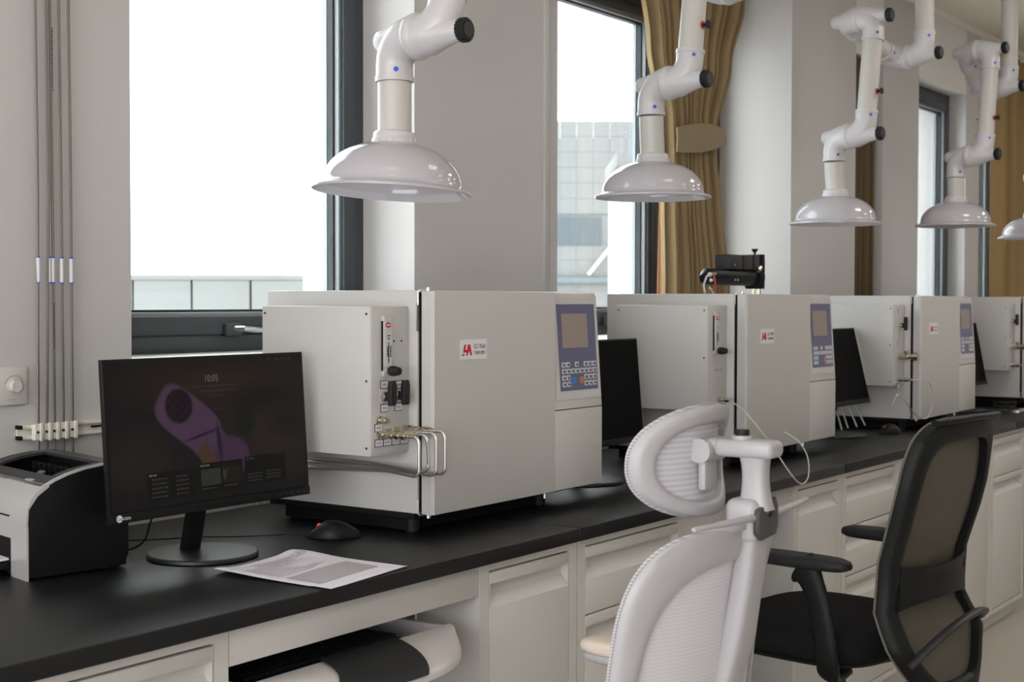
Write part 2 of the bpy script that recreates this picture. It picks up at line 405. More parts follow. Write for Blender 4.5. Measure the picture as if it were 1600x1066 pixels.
# parapet outside window 1: concrete panels
par = thing('parapet_wall', 'pale concrete parapet of tall panels seen through the nearest window', 'wall', (7.318, 8.734, -4.0), math.atan2(7.486-8.734, 8.194-7.318))
for i in range(-3, 6):
    part('par', 'concrete_panel', conc_m, par, lambda b: box(b, .008, .448, 0, .15, 0, 5.545, bev=.006), (i*.456, 0, 0))
pbox('coping', conc_m, par, -1.6, 2.9, -.008, .16, 5.545, 5.585, bev=.006)
pbox('backing', conc_m, par, -1.4, 2.7, .10, .16, 0, 5.5)
# facade seen through window 2
fy = math.radians(35.1-90)
fac = thing('tiled_building', 'pale building with square cladding and a blue-grey ribbon window', 'building', (21.0, 13.74, -4.0), fy)
for i in range(-2, 5):
    for j in range(16):
        z = j*.272+4.2
        if i < 3 and 6.36 <= z < 6.80: continue
        part('clad', 'cladding_panel', fac_m, fac, lambda b: box(b, .002, .290, .02, .06, .002, .270), (i*.292, 0, z))
pbox('wall', fac_m, fac, -.75, 1.5, .045, 1.0, 0, 8.25)
pbox('ribbon_window', facwin_m, fac, -.7, .72, .0, .05, 6.37, 6.86)
pbox('ledge', faclg_m, fac, -.7, 1.45, -.1, .05, 5.70, 5.80, bev=.01)
b = bm_(); cyl(b, (.5, -.12, 5.85), (1.1, -.12, 6.6), .03); obj('downpipe', b, white_m, fac)
blk = thing('white_block', 'plain white building block beyond the second window', 'building', (13.77, 8.2, -4.0), fy)
pbox('wall', mat('white_render', (.30, .30, .30), .9, var=.02, scale=1), blk, 0, 2.2, 0, 2, 0, 6.9)
pbox('coping', fac_m, blk, -.04, 2.25, -.05, 2.05, 6.9, 7.06, bev=.01)

# ------------------------------------------------------------------ wall services on the left
tgroup = 'steel gas tubes on the wall'
tube_x = [(1.972, 1.995, 1.992), (1.999, 2.024, 2.015), (2.014, 2.034, 2.036), (2.036, 2.058, 2.060), (2.062, 2.084, 2.085)]
tl = ['leftmost thin steel gas tube running down the wall', 'second thin steel gas tube from the left on the wall', 'middle steel gas tube, printed with tiny dark lettering',
      'fourth thin steel gas tube from the left on the wall', 'rightmost thin steel gas tube, nearest the window']
for i, (a, c, e) in enumerate(tube_x):
    t = thing('gas_tube', tl[i], 'pipe', (c, 2.698, 0), 0, tgroup)
    b = bm_(); tube(b, [(-.012, 0, CEIL), (-.003, 0, 2.05), (0, 0, 1.63), (e-c, 0, 1.10), (e-c, 0, .856)], .0033, 8); obj('tube', b, tubew_m, t)
    x0 = 0
    b = bm_(); cyl(b, (x0, 0, 1.428), (x0, 0, 1.487), .0042, n=12); obj('label_sleeve', b, label_m, t, label='white wrap-around label')
    for z in (1.427, 1.484):
        b = bm_(); cyl(b, (x0, 0, z), (x0, 0, z+.003), .0046, n=12); obj('blue_band', b, bluecap_m, t)
    if i == 2:
        for z0, z1 in ((1.28, 1.38), (1.86, 2.0)):
            b = bm_(); z = z0
            while z < z1:
                box(b, x0-.0016, x0+.0012, -.0042, -.0032, z, z+.0032); z += .0055
            obj('lettering', b, ink_m, t)
rail = thing('strut_rail', 'cream slotted metal strut rail holding the gas tubes', 'rail', (1.95, YW, 1.094))
b = bm_(); box(b, 0, .62, -.016, 0, .008, .016, bev=.001); box(b, 0, .62, -.016, 0, -.016, -.008, bev=.001); box(b, 0, .62, -.004, 0, -.008, .008)
obj('channel', b, rail_m, rail)
for z in (-.0135, .0105):
    part('rcap', 'end_cap', blackmat_m, rail, lambda b: box(b, -.003, .004, -.018, 0, -.003, .006, bev=.001), (0, 0, z))
for k in range(6):
    part('rslot', 'slot', blackmat_m, rail, lambda b: box(b, 0, .03, -.0165, -.010, -.002, .002), (.20+k*.065, .006, 0))
for i, (a, c, e) in enumerate(tube_x):
    cl = part('clamp', 'tube_clamp', rail_m, rail, lambda b: (box(b, -.014, .005, -.03, -.016, -.018, .018, bev=.0015), box(b, -.002, .006, -.034, -.028, -.02, .02, bev=.001)), (e-1.95, 0, 0))
    part('clampscrew', 'screw', ink_m, cl, lambda b: cyl(b, (-.008, -.033, 0), (-.008, -.028, 0), .003, n=10), (0, 0, 0))
dial = thing('wall_dial', 'square white wall plate with a round rotary dial', 'switch', (1.931, YW, 1.199))
b = bm_(); box(b, -.043, .043, -.010, 0, -.043, .043, bev=.004); obj('plate', b, wallplate_m, dial)
b = bm_(); cyl(b, (.006, -.010, 0), (.006, -.024, 0), .0135, .0125, n=32); cyl(b, (.006, -.010, 0), (.006, -.012, 0), .016, n=32); obj('knob', b, wallplate_m, dial)
b = bm_()
sheet(b, lambda u, v: (.006+(.0215+.003*v)*math.cos(PI*(1-u)*.9), -.0104, (.0215+.003*v)*math.sin(PI*(.08+.84*(1-u)))), 20, 1); obj('scale_arc', b, textgrey_m, dial)
b = bm_(); box(b, -.006, .012, -.0104, -.010, -.031, -.0285); obj('lettering', b, textgrey_m, dial)
# four steel drop tubes rising behind the bench
ords = ['leftmost', 'second', 'third', 'rightmost']
for k, (x, y) in enumerate([(2.628, 2.705), (2.647, 2.700), (2.668, 2.695), (2.690, 2.690)]):
    b = bm_(); tube(b, [(x, y, .852), (x, y, 1.02), (x, y+.008, 1.035)], .004 if k else .006, 10)
    tag(obj('drop_tube', b, steel_m), ords[k]+' short steel drop tube at the back bench edge behind the lit monitor', 'pipe', 'drop tubes behind the monitor')

# ------------------------------------------------------------------ curtains
def lerp_tab(tab, z):
    if z >= tab[0][0]: return tab[0][1:]
    for a, c in zip(tab, tab[1:]):
        if c[0] <= z <= a[0]:
            t = (a[0]-z)/(a[0]-c[0]); t = t*t*(3-2*t); return tuple(p+(q-p)*t for p, q in zip(a[1:], c[1:]))
    return tab[-1][1:]
def curtain(bm, tab, y0, z0, z1, folds, amp, nu=160, nv=50, ph=0, th=.003):
    def fn(u, v):
        z = z1+(z0-z1)*v; l, r = lerp_tab(tab, z); w = (r-l); k = min(1.0, w/.8)
        un = u+.012*math.sin(2*PI*folds*u*1.7+ph)
        x = l+w*u; y = y0+amp*(.75+.25*k)*math.sin(2*PI*folds*un+ph)+amp*.35*math.sin(2*PI*folds*.47*u+1+ph+v*.7)
        return (x, y, z)
    sheet(bm, fn, nu, nv, th)
cu = thing('tied_curtain', 'long brown curtain gathered by a cloth tieback beside the second window', 'curtain', (0, 0, 0))
b = bm_(); curtain(b, [(3.0, 5.03, 6.02), (2.75, 5.07, 5.97), (2.45, 5.14, 5.84), (2.14, 5.25, 5.70), (2.02, 5.262, 5.70), (1.85, 5.262, 5.74), (1.45, 5.275, 5.83), (.9, 5.28, 5.86)], 2.91, 1.26, 3.0, 11, .026, nu=220)
obj('cloth', b, curt_m, cu, ang=60)
b = bm_()
sheet(b, lambda u, v: (5.243+.450*u, 2.862-.030*math.sin(PI*(.04+.92*u))**.6-.003*math.sin(PI*v),
    (2.085+.065*math.sin(PI*(.13+u*.60)))*(1-v)+(2.010+.078*u*u)*v), 30, 8, .004)
obj('tieback', b, mat('tieback_cloth', (.27, .21, .125), .8), cu, ang=60)
b = bm_(); curtain(b, [(2.6, 5.36, 5.46), (2.05, 5.43, 5.52), (.9, 5.40, 5.66)], 3.025, 1.26, 2.95, 5, .012, nu=60, ph=1)
tag(obj('lining_curtain', b, lining_m, ang=60), 'lining curtain in painted backlit orange, hanging between window frame and tied curtain', 'curtain')
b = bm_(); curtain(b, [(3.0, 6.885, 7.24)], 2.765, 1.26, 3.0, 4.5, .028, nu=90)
tag(obj('gathered_curtain', b, curtshade_m, ang=60), 'gathered brown curtain, shade painted into its colour, in the narrow gap beside the wide column', 'curtain')
b = bm_(); curtain(b, [(2.62, 9.0, 9.78)], 2.66, .86, 2.95, 6, .035, nu=120, ph=2)
tag(obj('pleated_curtain', b, curtr_m, ang=60), 'golden brown pleated curtain at the far right end of the window wall', 'curtain')

# ------------------------------------------------------------------ workbench
BT = .85
slabs = [(-1.2, 1.2), (1.2, 2.848), (2.852, 4.498), (4.502, 6.498), (6.502, 8.9)]
sl = ['black worktop slab under the printer and mouse', 'black worktop slab with a seam below the first instrument', 'black worktop slab behind the white chair',
      'black worktop slab behind the black chair', 'black worktop slab at the far end']
sl[0] = 'black worktop slab at the near end beside the printer'; sl[1] = 'black worktop slab carrying the printer, the lit monitor and the papers'; sl[2] = 'black worktop slab behind the white chair, first seam to second seam'
for (a, c), l in zip(slabs, sl):
    b = bm_(); box(b, a, c, 1.806, 2.70, .816, BT, bev=.003, seg=3); tag(obj('worktop', b, bench_m), l, 'worktop', 'black worktop slabs')
sbox('trim_back_upstand', cab_m, -1.2, 8.9, 2.702, 2.718, .80, .90)

FY = 1.832  # cabinet front plane
def cabinet(x0, x1, kind, label, left_panel=True):
    c = thing('base_cabinet', label, 'cabinet', (x0, FY, FLOOR), 0, 'base cabinets under the worktop'); w = x1-x0; H = .815-FLOOR-.002; B = .075
    b = bm_()
    box(b, 0, .018, .0, .55, B, H); box(b, w-.018, w, .0, .55, B, H); box(b, .018, w-.018, .53, .55, B, H); box(b, .018, w-.018, .02, .53, B, B+.018)
    box(b, .018, .034, 0, .02, B, H); box(b, w-.034, w-.018, 0, .02, B, H); box(b, .034, w-.034, 0, .02, H-.018, H); box(b, .034, w-.034, 0, .02, B, B+.02)
    obj('body', b, cab_m, c, smooth=False)
    b = bm_(); box(b, .02, w-.02, .045, .5, 0, B); obj('plinth', b, cab_m, c, smooth=False)
    def front(nm, z0, z1):
        a, e = .034+.002, w-.034-.002; g = .052; d = .020
        b = bm_(); box(b, a, e, -.001, .018, z0, z1-g-.028, bev=.001); box(b, a, e, -.002, .018, z1-.026, z1, bev=.0015)
        # finger recess: sloping lower lip under the top band
        prism(b, [(-.001, z1-g-.028), (d, z1-g), (d, z1-.026), (d+.004, z1-.026), (d+.004, z1-g-.03)], 0, a, e)
        o = obj(nm, b, cab_m, c)
        for xa, xb in ((e-.003, e-.0005), (a+.0005, a+.003)):
            b = bm_(); prism(b, [(-.0005, z1-.026), (-.0005, z1-g-.026), (d, z1-g), (d, z1-.026)], 0, xa, xb); obj('finger_pull_cheek', b, cab_m, o)
        return o
    if kind == 'door': front('door', B+.024, H-.022)
    else:
        front('drawer', H-.022-.165, H-.022); front('drawer', H-.022-.165*2-.004, H-.022-.169) if kind == 3 else None
        if kind == 3: front('drawer', B+.024, H-.022-.165*2-.008)
        else: front('drawer', B+.024, H-.022-.169)
    return c
cabinet(1.20, 1.742, 2, 'white drawer cabinet at the near end, left of the keyboard tray')
cabinet(2.485, 2.878, 'door', 'white cabinet with one tall door right of the keyboard tray')
cabinet(2.882, 3.42, 2, 'white drawer cabinet behind the white chair backrest')
cabinet(4.142, 4.532, 'door', 'white single door cabinet between the two chairs')
cabinet(4.536, 5.072, 3, 'white drawer cabinet behind the black armrests')
cabinet(5.815, 6.205, 'door', 'white tall door cabinet right of the black chair back')
cabinet(6.209, 6.725, 2, 'white cabinet farthest along the bench, top drawer over a door')
cabinet(7.46, 8.0, 2, 'white base cabinet under the last instrument, past the open knee space')
kn = [(1.744, 2.483, 'white apron panel above the keyboard tray'), (3.422, 4.140, 'white apron panel over the knee space behind the white chair'),
      (5.074, 5.813, 'white apron panel over the knee space behind the black chair'), (6.727, 7.458, 'white apron panel over the knee space before the last instrument')]
for a, c, l in kn:
    t = thing('apron_panel', l, 'panel', (a, FY, 0), 0, 'apron panels above the knee spaces')
    pbox('front_board', cab_m, t, .001, c-a-.001, .002, .018, .745, .8155, bev=.001)
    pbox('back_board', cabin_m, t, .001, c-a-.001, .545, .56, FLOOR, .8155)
def kbtray(x0, label, dy=0):
    t = thing('keyboard_tray', label, 'tray', (x0, FY+dy, .66), 0, 'pull-out keyboard trays')
    w = .598
    def yo(u): return -.146+.144*abs(2*u-1)**2.3   # bowed outer edge
    # lip cross-section bulging forward
    def lip(u, v):
        x = w*u; yi = .012+.0*u; y0 = yo(u); a = PI/2*v
        return (x, yi+(y0-yi)*math.sin(a)**.9, .036*math.cos(a)**.8+.001)
    b = bm_(); sheet(b, lip, 40, 10, .004)
    box(b, 0, w, .012, .36, -.002, .004); box(b, 0, .014, .0, .36, 0, .037, bev=.003); box(b, w-.014, w, .0, .36, 0, .037, bev=.003)
    sheet(b, lambda u, v: (w*u, .012+(yo(u)-.012)*v, -.001), 40, 2, .004)
    obj('shell', b, tray_m, t)
    b = bm_(); sheet(b, lambda u, v: Vector(lip(max(.02, .325+.365*u-.15*v), v*.84))+Vector((0, -.006*math.sin(PI/2*v)-.002, .0065*math.cos(PI/2*v)+.0015)), 24, 10, .003)
    obj('wrist_pad', b, rub_m, t, label='dark rubber wrist pad')
    for x in (-.036, w+.004):
        b = bm_(); box(b, x, x+.032, .12, .45, -.012, .012, bev=.002); box(b, x+.012, x+.02, .12, .14, .012, .155); obj('runner', b, steel_m, t)
    return t
kt = kbtray(1.795, 'white bow-fronted keyboard tray pulled out under the worktop')
kb = thing('keyboard', 'black keyboard lying in the pull-out tray', 'keyboard', (1.835, FY+.055, .666))
pbox('case', black_m, kb, 0, .46, 0, .15, 0, .018, bev=.004)
for r in range(6):
    x = .012; y = .012+r*.0225
    lay = [1.3, 1.3, 1.3, 6.2, 1.3, 1.3, 1.3, 1.6, 1, 1, 1, 2, 1] if r == 0 else [1.2+.25*((r+k) % 3) for k in range(3)]+[1]*10+[1.6]+[1]*5
    sc = .436/sum(lay)
    for L in lay:
        key = ('k', round(L*sc, 4))
        part(key, 'key', rub_m, kb, lambda b, L=L: box(b, .001, L*sc-.001, 0, .0185, 0, .008, bev=.0015, seg=1), (x, y, .018)); x += L*sc
kbtray(5.12, 'white keyboard tray pushed in under the bench left of the black chair back', .14)

# ------------------------------------------------------------------ gas chromatographs
GXS = [2.533, 4.149, 5.790, 7.402]
glabels = ['white gas chromatograph nearest the lit monitor, with bent steel pipes', 'white gas chromatograph with the black detector on top',
           'white gas chromatograph with a looped thin tube, behind the black chair', 'white gas chromatograph at the right edge of the picture']
def slantY(z): return max(0, (z-.26)/(.561-.26))*.020
def rotT(y, z):  # matrix of slanted control plane, tilt angle
    return math.atan2(.020, .301)
def chromatograph(i):
    g = thing('gas_chromatograph', glabels[i], 'laboratory instrument', (GXS[i], 2.0, BT), 0, 'gas chromatographs along the bench')
    # local: x right, y back (0 = door face), z up from bench
    part('gbody', 'body', gc_m, g, lambda b: box(b, 0, .735, .045, .522, .050, .5635, bev=.003))
    part('gseam', 'front_seam', blackmat_m, g, lambda b: box(b, .006, .730, .034, .046, .054, .559))
    def door(b):
        prism(b, [(0.002, .034), (.0, .006), (.006, 0), (.503, 0), (.503, .034)], 2, .0505, .5615, bev=.0015)
    d = part('gdoor', 'door', gc_m, g, door)
    def hinge(b):
        for z, s in ((.5635, 1), (.048, -1)):
            cyl(b, (.012, .022, z-.002*s), (.012, .022, z+.003*s), .006, n=12); cyl(b, (.012, .022, z+.003*s), (.012, .022, z+.0065*s), .0045, n=8)
            tube(b, [(.014, .034, z), (-.001, .037, z), (-.004, .040, z-.004*s), (-.004, .040, z-.034*s)], .0016, 6)
    part('ghinge', 'hinge', steel_m, d, hinge)
    part('glow', 'lower_cover', gcp_m, g, lambda b: box(b, .5045, .735, 0, .034, .051, .257, bev=.0025))
    def upper(b):
        prism(b, [(0, .2595), (.020, .550), (.024, .559), (.034, .5625), (.045, .5625), (.045, .2595)], 0, .5045, .735, bev=.0035)
    up = part('gup', 'control_housing', gcp_m, g, upper)
    ta = math.atan2(.020, .2905)
    def pl(x0, x1, z0, z1, off, m, nm, par, key, th=.0006):
        # plate lying on the slanted face; z measured along z
        def bd(b):
            def P(x, z, o): y = (z-.2595)*.020/.2905; return (x, y-o*math.cos(ta), z-o*math.sin(ta)*-0)
            add(b, [P(x0, z0, off), P(x1, z0, off), P(x1, z1, off), P(x0, z1, off), P(x0, z0, off-th), P(x1, z0, off-th), P(x1, z1, off-th), P(x0, z1, off-th)],
                [(0, 1, 2, 3), (7, 6, 5, 4), (0, 4, 5, 1), (1, 5, 6, 2), (2, 6, 7, 3), (3, 7, 4, 0)])
        return part(key, nm, m, par, bd)
    fl = pl(.512, .729, .283, .546, .0012, film_m, 'protective_film', g, 'gfilm')
    kp = pl(.533, .716, .306, .531, .0020, panelblue_m, 'keypad_membrane', g, 'gkp')
    pl(.552, .676, .417, .506, .0028, lcd_m, 'lcd', kp, 'glcd')
    # printed keys: rows
    rows = [(.3735, [0, 1, 3, 5, 6, 7]), (.3565, [0, 1, 2, 3, 4, 5, 6, 7]), (.3395, [0, 1, 5, 6, 7]), (.3225, [0, 1, 5, 6, 7])]
    kx = [.548+.0213*k for k in range(8)]
    if i < 3:
        for rz, cols in rows:
            for c in cols:
                kk = ('gk')
                y = (rz-.2595)*.020/.2905
                k = part('gkeyU', 'key', key_m, kp, lambda b: box(b, -.0088, .0088, -.0035, 0, -.0066, .0066, bev=.001, seg=1), (kx[c]+.004, y, rz))
                if i == 0: part('gkeymark', 'key_print', ink_m, k, lambda b: (box(b, -.004, -.0005, -.0040, -.0034, -.003, .003), box(b, .001, .004, -.0040, -.0034, -.003, .002)))
        for c, m, zz, kn_ in ((2, keyb_m, .331, 'kb'), (4, keyo_m, .331, 'ko')):
            part('g'+kn_, 'key', m, kp, lambda b: box(b, -.0095, .0095, -.0035, 0, -.009, .009, bev=.001, seg=1), (kx[c]+.006, (zz-.2595)*.0688, zz))
    # sticker on the door
    st = part('gst', 'badge', stick_m, d, lambda b: box(b, .102, .206, -.0008, 0, .402, .449))
    if i == 0:
        logo = [(.112, .4185), (.117, .437), (.1245, .437), (.121, .425), (.128, .425), (.1315, .437), (.140, .437), (.1475, .4115), (.1405, .4115), (.138, .420), (.1335, .420), (.130, .4115), (.1235, .4115), (.126, .4185)]
    else: logo = [(.113, .414), (.118, .437), (.126, .437), (.124, .427), (.130, .427), (.133, .437), (.141, .437), (.148, .412), (.13, .414), (.125, .418)]
    part('glogo%d' % (i == 0), 'logo', red_m, st, lambda b: prism(b, logo, 1, -.0012, -.0007))
    part('glogob', 'logo_stroke', blue_m, st, lambda b: prism(b, [(.1085, .411), (.1095, .4155), (.118, .4155), (.117, .411)], 1, -.0012, -.0007))
    if i < 2:
        text('lettering', 'GC-9560', .0155, ink_m, st, face_my(.1775, -.0009, .4315), sx=.80)
        text('lettering', '气相色谱仪', .0098, ink_m, st, face_my(.1775, -.0009, .4165), sx=.98)
    else:
        for z in (.431, .418): part('gbar%s' % z, 'lettering', textgrey_m, st, lambda b: box(b, .154, .200, -.0012, -.0008, z-.004, z+.003))
    # side gas box
    sb = part('gside', 'gas_box', gc_m, g, lambda b: box(b, -.134, -.0005, .072, .405, .192, .5265, bev=.0018))
    part('gsidepl', 'gas_panel', gcp_m, g, lambda b: (box(b, -.132, -.002, .070, .0725, .196, .5245, bev=.0006)))
    for z in (.51, .36, .21):
        for y in (.082, .395): part('gscr', 'screw', ink_m, sb, lambda b: cyl(b, (-.1355, 0, 0), (-.1335, 0, 0), .0028, n=8), (0, y, z))
    # base plate with a dark box added beneath to block light, and feet
    part('gbase', 'base_plate_light_block', blackmat_m, g, lambda b: (box(b, .0, .665, .055, .515, .036, .050, bev=.002), box(b, .03, .60, .10, .49, .004, .036)))
    for x in (.05, .58):
        for y in (.10, .47): part('gfoot', 'foot', rub_m, g, lambda b: cyl(b, (0, 0, 0), (0, 0, .034), .016, .019, n=16), (x, y, 0))
    part('glatch', 'latch_pin', steel_m, g, lambda b: cyl(b, (.475, .012, .036), (.475, .012, .051), .004, n=8))
    return g, sb
def rotameter(g, x0, x1, z0, z1):
    r = pbox('flow_meter', mat('rotameter_acrylic', (.48, .48, .47), .15, coat=.4), g, x0, x1, .0625, .071, z0, z1, bev=.0015)
    pbox('tube_side', black_m, r, x0-.0008, x0+.0008, .0645, .070, z0+.012, z1-.012)
    pbox('scale_plate', mat('scale_print', (.55, .55, .53), .4), r, x0+.004, x1-.003, .0617, .0627, z0+.022, z1-.036)
    b = bm_(); box(b, (x0+x1)/2-.0012, (x0+x1)/2+.0012, .0610, .0618, z0+.03, z1-.06)
    n = 17
    for k in range(n):
        z = z0+.045+(z1-z0-.115)*k/(n-1); L = .007 if k % 4 == 0 else .004
        box(b, (x0+x1)/2-L, (x0+x1)/2+.001, .0612, .0618, z-.0006, z+.0006)
        if k % 4 == 0: box(b, (x0+x1)/2+.005, (x0+x1)/2+.009, .0612, .0618, z-.002, z+.002)
    box(b, x0+.010, x1-.008, .0612, .0618, z1-.046, z1-.044); box(b, x0+.013, x1-.011, .0612, .0618, z1-.053, z1-.050)
    obj('graduation', b, ink_m, r)
    b = bm_(); lathe(b, [(.0, 0), (.0085, 0), (.0085, .0004), (0, .0004)], n=24, mtx=Matrix.Translation(((x0+x1)/2+.0, .0624, z1-.021)) @ Matrix.Rotation(PI/2, 4, 'X') @ Matrix.Diagonal((1, .72, 1, 1)))
    obj('badge', b, red_m, r)
    b = bm_(); box(b, (x0+x1)/2-.005, (x0+x1)/2+.005, .0615, .0621, z1-.0225, z1-.0195); obj('badge_mark', b, stick_m, r)
    b = bm_(); cyl(b, (x0+.013, .064, z0+.012), (x0+.013, .052, z0+.012), .007, n=12); obj('valve_stem', b, nickel_m, r)
    b = bm_(); lathe(b, [(0, 0), (.0095, 0), (.0115, .004), (.0115, .014), (.0085, .028), (.0, .030)], n=20, mtx=Matrix.Translation((x0+.013, .056, z0+.012)) @ Matrix.Rotation(PI/2, 4, 'X')); obj('valve_knob', b, rub_m, r)
    return r
def fitting(par, x, y, z, s=1, L=.04):
    def bd(b):
        cyl(b, (0, 0, 0), (0, -.3*L, 0), .0085*s, n=6); cyl(b, (0, -.3*L, 0), (0, -.5*L, 0), .005*s, n=12); cyl(b, (0, -.5*L, 0), (0, -.82*L, 0), .0078*s, n=6); cyl(b, (0, -.82*L, 0), (0, -L, 0), .005*s, n=12)
    return part(('fit', s, L), 'pipe_fitting', nickel_m, par, bd, (x, y, z))
def plabel(par, x, z, w=.026, h=.018, s='-'):
    o = pbox('port_label', ink_m, par, x, x+w, .0688, .0702, z-h, z)
    pbox('label_face', label_m, o, x+.0016, x+w-.0016, .0684, .0689, z-h+.0016, z-.0016)
    b = bm_(); n = 4
    for k in range(n):
        xx = x+.005+k*(w-.010)/n; box(b, xx, xx+.0026, .0681, .0685, z-h*.68, z-h*.36)
        box(b, xx-.0004, xx+.0032, .0681, .0685, z-h*.5, z-h*.45)
    obj('lettering', b, textgrey_m, o)
def lever(par, x, z, up=.033):
    b = bm_(); cyl(b, (x, .070, z), (x, .062, z), .0125, n=6); cyl(b, (x, .062, z), (x, .058, z), .009, n=16); o = obj('valve_body', b, nickel_m, par)
    b = bm_(); cyl(b, (x, .060, z), (x, .050, z), .010, n=16); obj('valve_stem', b, rub_m, o)
    b = bm_(); prism(b, [(x-.008, z-.020), (x+.008, z-.020), (x+.011, z-.009), (x+.0095, z+.024), (x+.0075, z+.036), (x-.0075, z+.036), (x-.0095, z+.024), (x-.011, z-.009)], 1, .040, .052, bev=.003); obj('valve_lever', b, rub_m, o)

g1, sb1 = chromatograph(0)
rotameter(g1, -.097, -.067, .370, .506)
for (x, z) in ((-.101, .360), (-.052, .358), (-.101, .307), (-.052, .307), (-.121, .264)): plabel(g1, x, z)
for k in range(4): plabel(g1, -.121+.0292*k, .229-.0035*0, .0285, .017)
lever(g1, -.088, .324); lever(g1, -.042, .324)
fitting(g1, -.108, .070, .272, 1.15, .028)
for x in (-.054, -.027):
    part('hole', 'screw', ink_m, g1, lambda b: cyl(b, (0, .0705, 0), (0, .0690, 0), .0022, n=8), (x, 0, .448))
b = bm_(); box(b, -.0045, .0, .042, .0455, .470, .535); obj('hinge_plate', b, steel_m, g1, smooth=False)
for k, x in enumerate((-.105, -.0758, -.0466, -.0174)):
    fitting(g1, x, .070, .240+.002*k, 1.2, .05)
    fitting(g1, x, .022, .240+.002*k, 1.05, .034)
# four bent steel pipes: forward from the fitting, down, then back along the side
pg = [(-.104, .014, -.070, .240, .155, .004), (-.074, .0, -.085, .242, .158, .016), (-.044, -.02, -.10, .242, .160, .004), (-.014, -.02, -.115, .244, .150, .012)]
specs = [(-.100, -.058, .236, .144, -.030), (-.066, -.066, .248, .152, -.022), (-.032, -.062, .246, .147, -.014), (.000, -.058, .247, .142, -.006)]
specs = [(-.105, -.045, .240, .153, -.030), (-.0758, -.045, .242, .160, -.024), (-.0466, -.047, .244, .150, -.018), (-.0174, -.049, .246, .150, -.012)]
for k, (x, yf, zt, zb, xe) in enumerate(specs):
    R = .016; xs = x-.0 if k < 2 else x-.010
    pts = [(xs, .03, zt), (x, yf+R, zt)]+arc((x, yf, zt), (0, R, 0), (0, 0, -R), 6)[1:]+[(x+.004*(k == 1), yf, zb+R)]
    pts += arc((x, yf, zb), (0, 0, R), (0, R, 0), 6)[1:]
    pts += [(x+(xe-x)*.5, yf+.12, zb+.001), (xe, .20, zb-.007+.009*(k % 2)), (xe-.006, .60, zb-.022+.022*(k % 2)), (xe+.10, .695, zb-.02)]
    b = bm_(); tube(b, pts, .0035, 10); obj('gas_pipe', b, steel_m, g1)

g2, sb2 = chromatograph(1)
rotameter(g2, -.097, -.067, .370, .506)
fitting(g2, -.055, .070, .225, 1.0, .045)
for x in (-.08, -.06, -.04): part('hole', 'screw', ink_m, g2, lambda b: cyl(b, (0, .0705, 0), (0, .0690, 0), .0022, n=8), (x, 0, .32))
for k in (2, 3):
    g, sb = chromatograph(k)
    lever(g, -.055, .44)
    plabel(g, -.085, .51); plabel(g, -.085, .375)
    b = bm_(); cyl(b, (-.06, .07, .312), (-.06, .03, .312), .016, n=6); cyl(b, (-.06, .03, .312), (-.06, -.0, .312), .011, n=12); cyl(b, (-.06, .01, .312), (-.06, -.01, .312), .017, n=8); cyl(b, (-.075, .04, .33), (-.045, .04, .33), .007, n=8); obj('regulator', b, nickel_m, g)
    fitting(g, -.075, .070, .218, 1.1, .055); fitting(g, -.05, .070, .215, 1.0, .04); plabel(g, -.09, .200, .04, .02)
    if k == 2:
        pts = smoothpts([(-.05, .03, .215), (.02, -.02, .21), (.075, -.025, .16), (.07, -.025, .10), (.02, -.02, .055), (-.05, .0, .07), (-.12, .02, .13), (-.16, .04, .16), (-.19, .05, .12)])
        b = bm_(); tube(b, pts, .0018, 6); obj('capillary_tube', b, steel_m, g)
# detector on top of the second instrument
dt = thing('photomultiplier_detector', 'black cylindrical detector housing mounted on top of the second instrument', 'laboratory instrument', (4.66, 2.21, 1.4135))
b = bm_(); tube(b, [(-.40, 0, .050), (-.375, 0, .058), (-.05, 0, .060), (-.03, 0, .060)], [.018, .029, .030, .030], 28); obj('barrel', b, black_m, dt)
b = bm_(); cyl(b, (-.045, 0, .060), (-.012, 0, .060), .040, n=28); obj('flange', b, blackmat_m, dt)
b = bm_(); box(b, -.27, -.17, -.028, .028, .086, .136, bev=.002); box(b, -.148, -.09, -.028, .028, .086, .137, bev=.002); box(b, -.17, -.0, -.022, .022, .088, .134); box(b, -.068, -.03, -.028, .028, .086, .138, bev=.002); obj('electronics_box', b, prgrey_m, dt)
b = bm_(); box(b, -.018, -.004, -.035, .035, .02, .142, bev=.002); obj('end_plate', b, black_m, dt)
b = bm_(); box(b, .002, .03, -.02, .02, .03, .125, bev=.002); obj('brass_block', b, brass_m, dt)
b = bm_(); cyl(b, (.006, -.008, 0), (.006, -.008, .035), .007, n=12); cyl(b, (.024, .008, 0), (.024, .008, .035), .007, n=12); cyl(b, (-.02, .0, 0), (-.02, .0, .03), .006, n=12); obj('support_post', b, nickel_m, dt)
b = bm_(); cyl(b, (-.014, 0, .142), (-.014, 0, .15), .004, n=10); cyl(b, (-.014, 0, .15), (-.014, 0, .162), .006, .013, n=12); obj('thumb_screw', b, rub_m, dt)
for x, z in ((-.235, .1), (-.23, .05), (-.21, .05)):
    part('dscr', 'screw', nickel_m, dt, lambda b: cyl(b, (0, -.032, 0), (0, -.027, 0), .004, n=8), (x, 0, z))
b = bm_(); cyl(b, (-.055, -.04, .094), (-.075, -.04, .084), .010, n=14); obj('clamp_knob', b, nickel_m, dt)
b = bm_(); cyl(b, (-.365, -.02, .068), (-.42, -.03, .064), .008, n=14); cyl(b, (-.375, -.02, .05), (-.41, -.03, .046), .006, n=12); obj('connector', b, nickel_m, dt)
b = bm_(); tube(b, [(-.42, -.03, .064), (-.45, -.035, .058), (-.462, -.03, .03), (-.455, -.03, .010), (-.43, -.02, .004)], .0035, 8); obj('cable', b, white_m, dt)
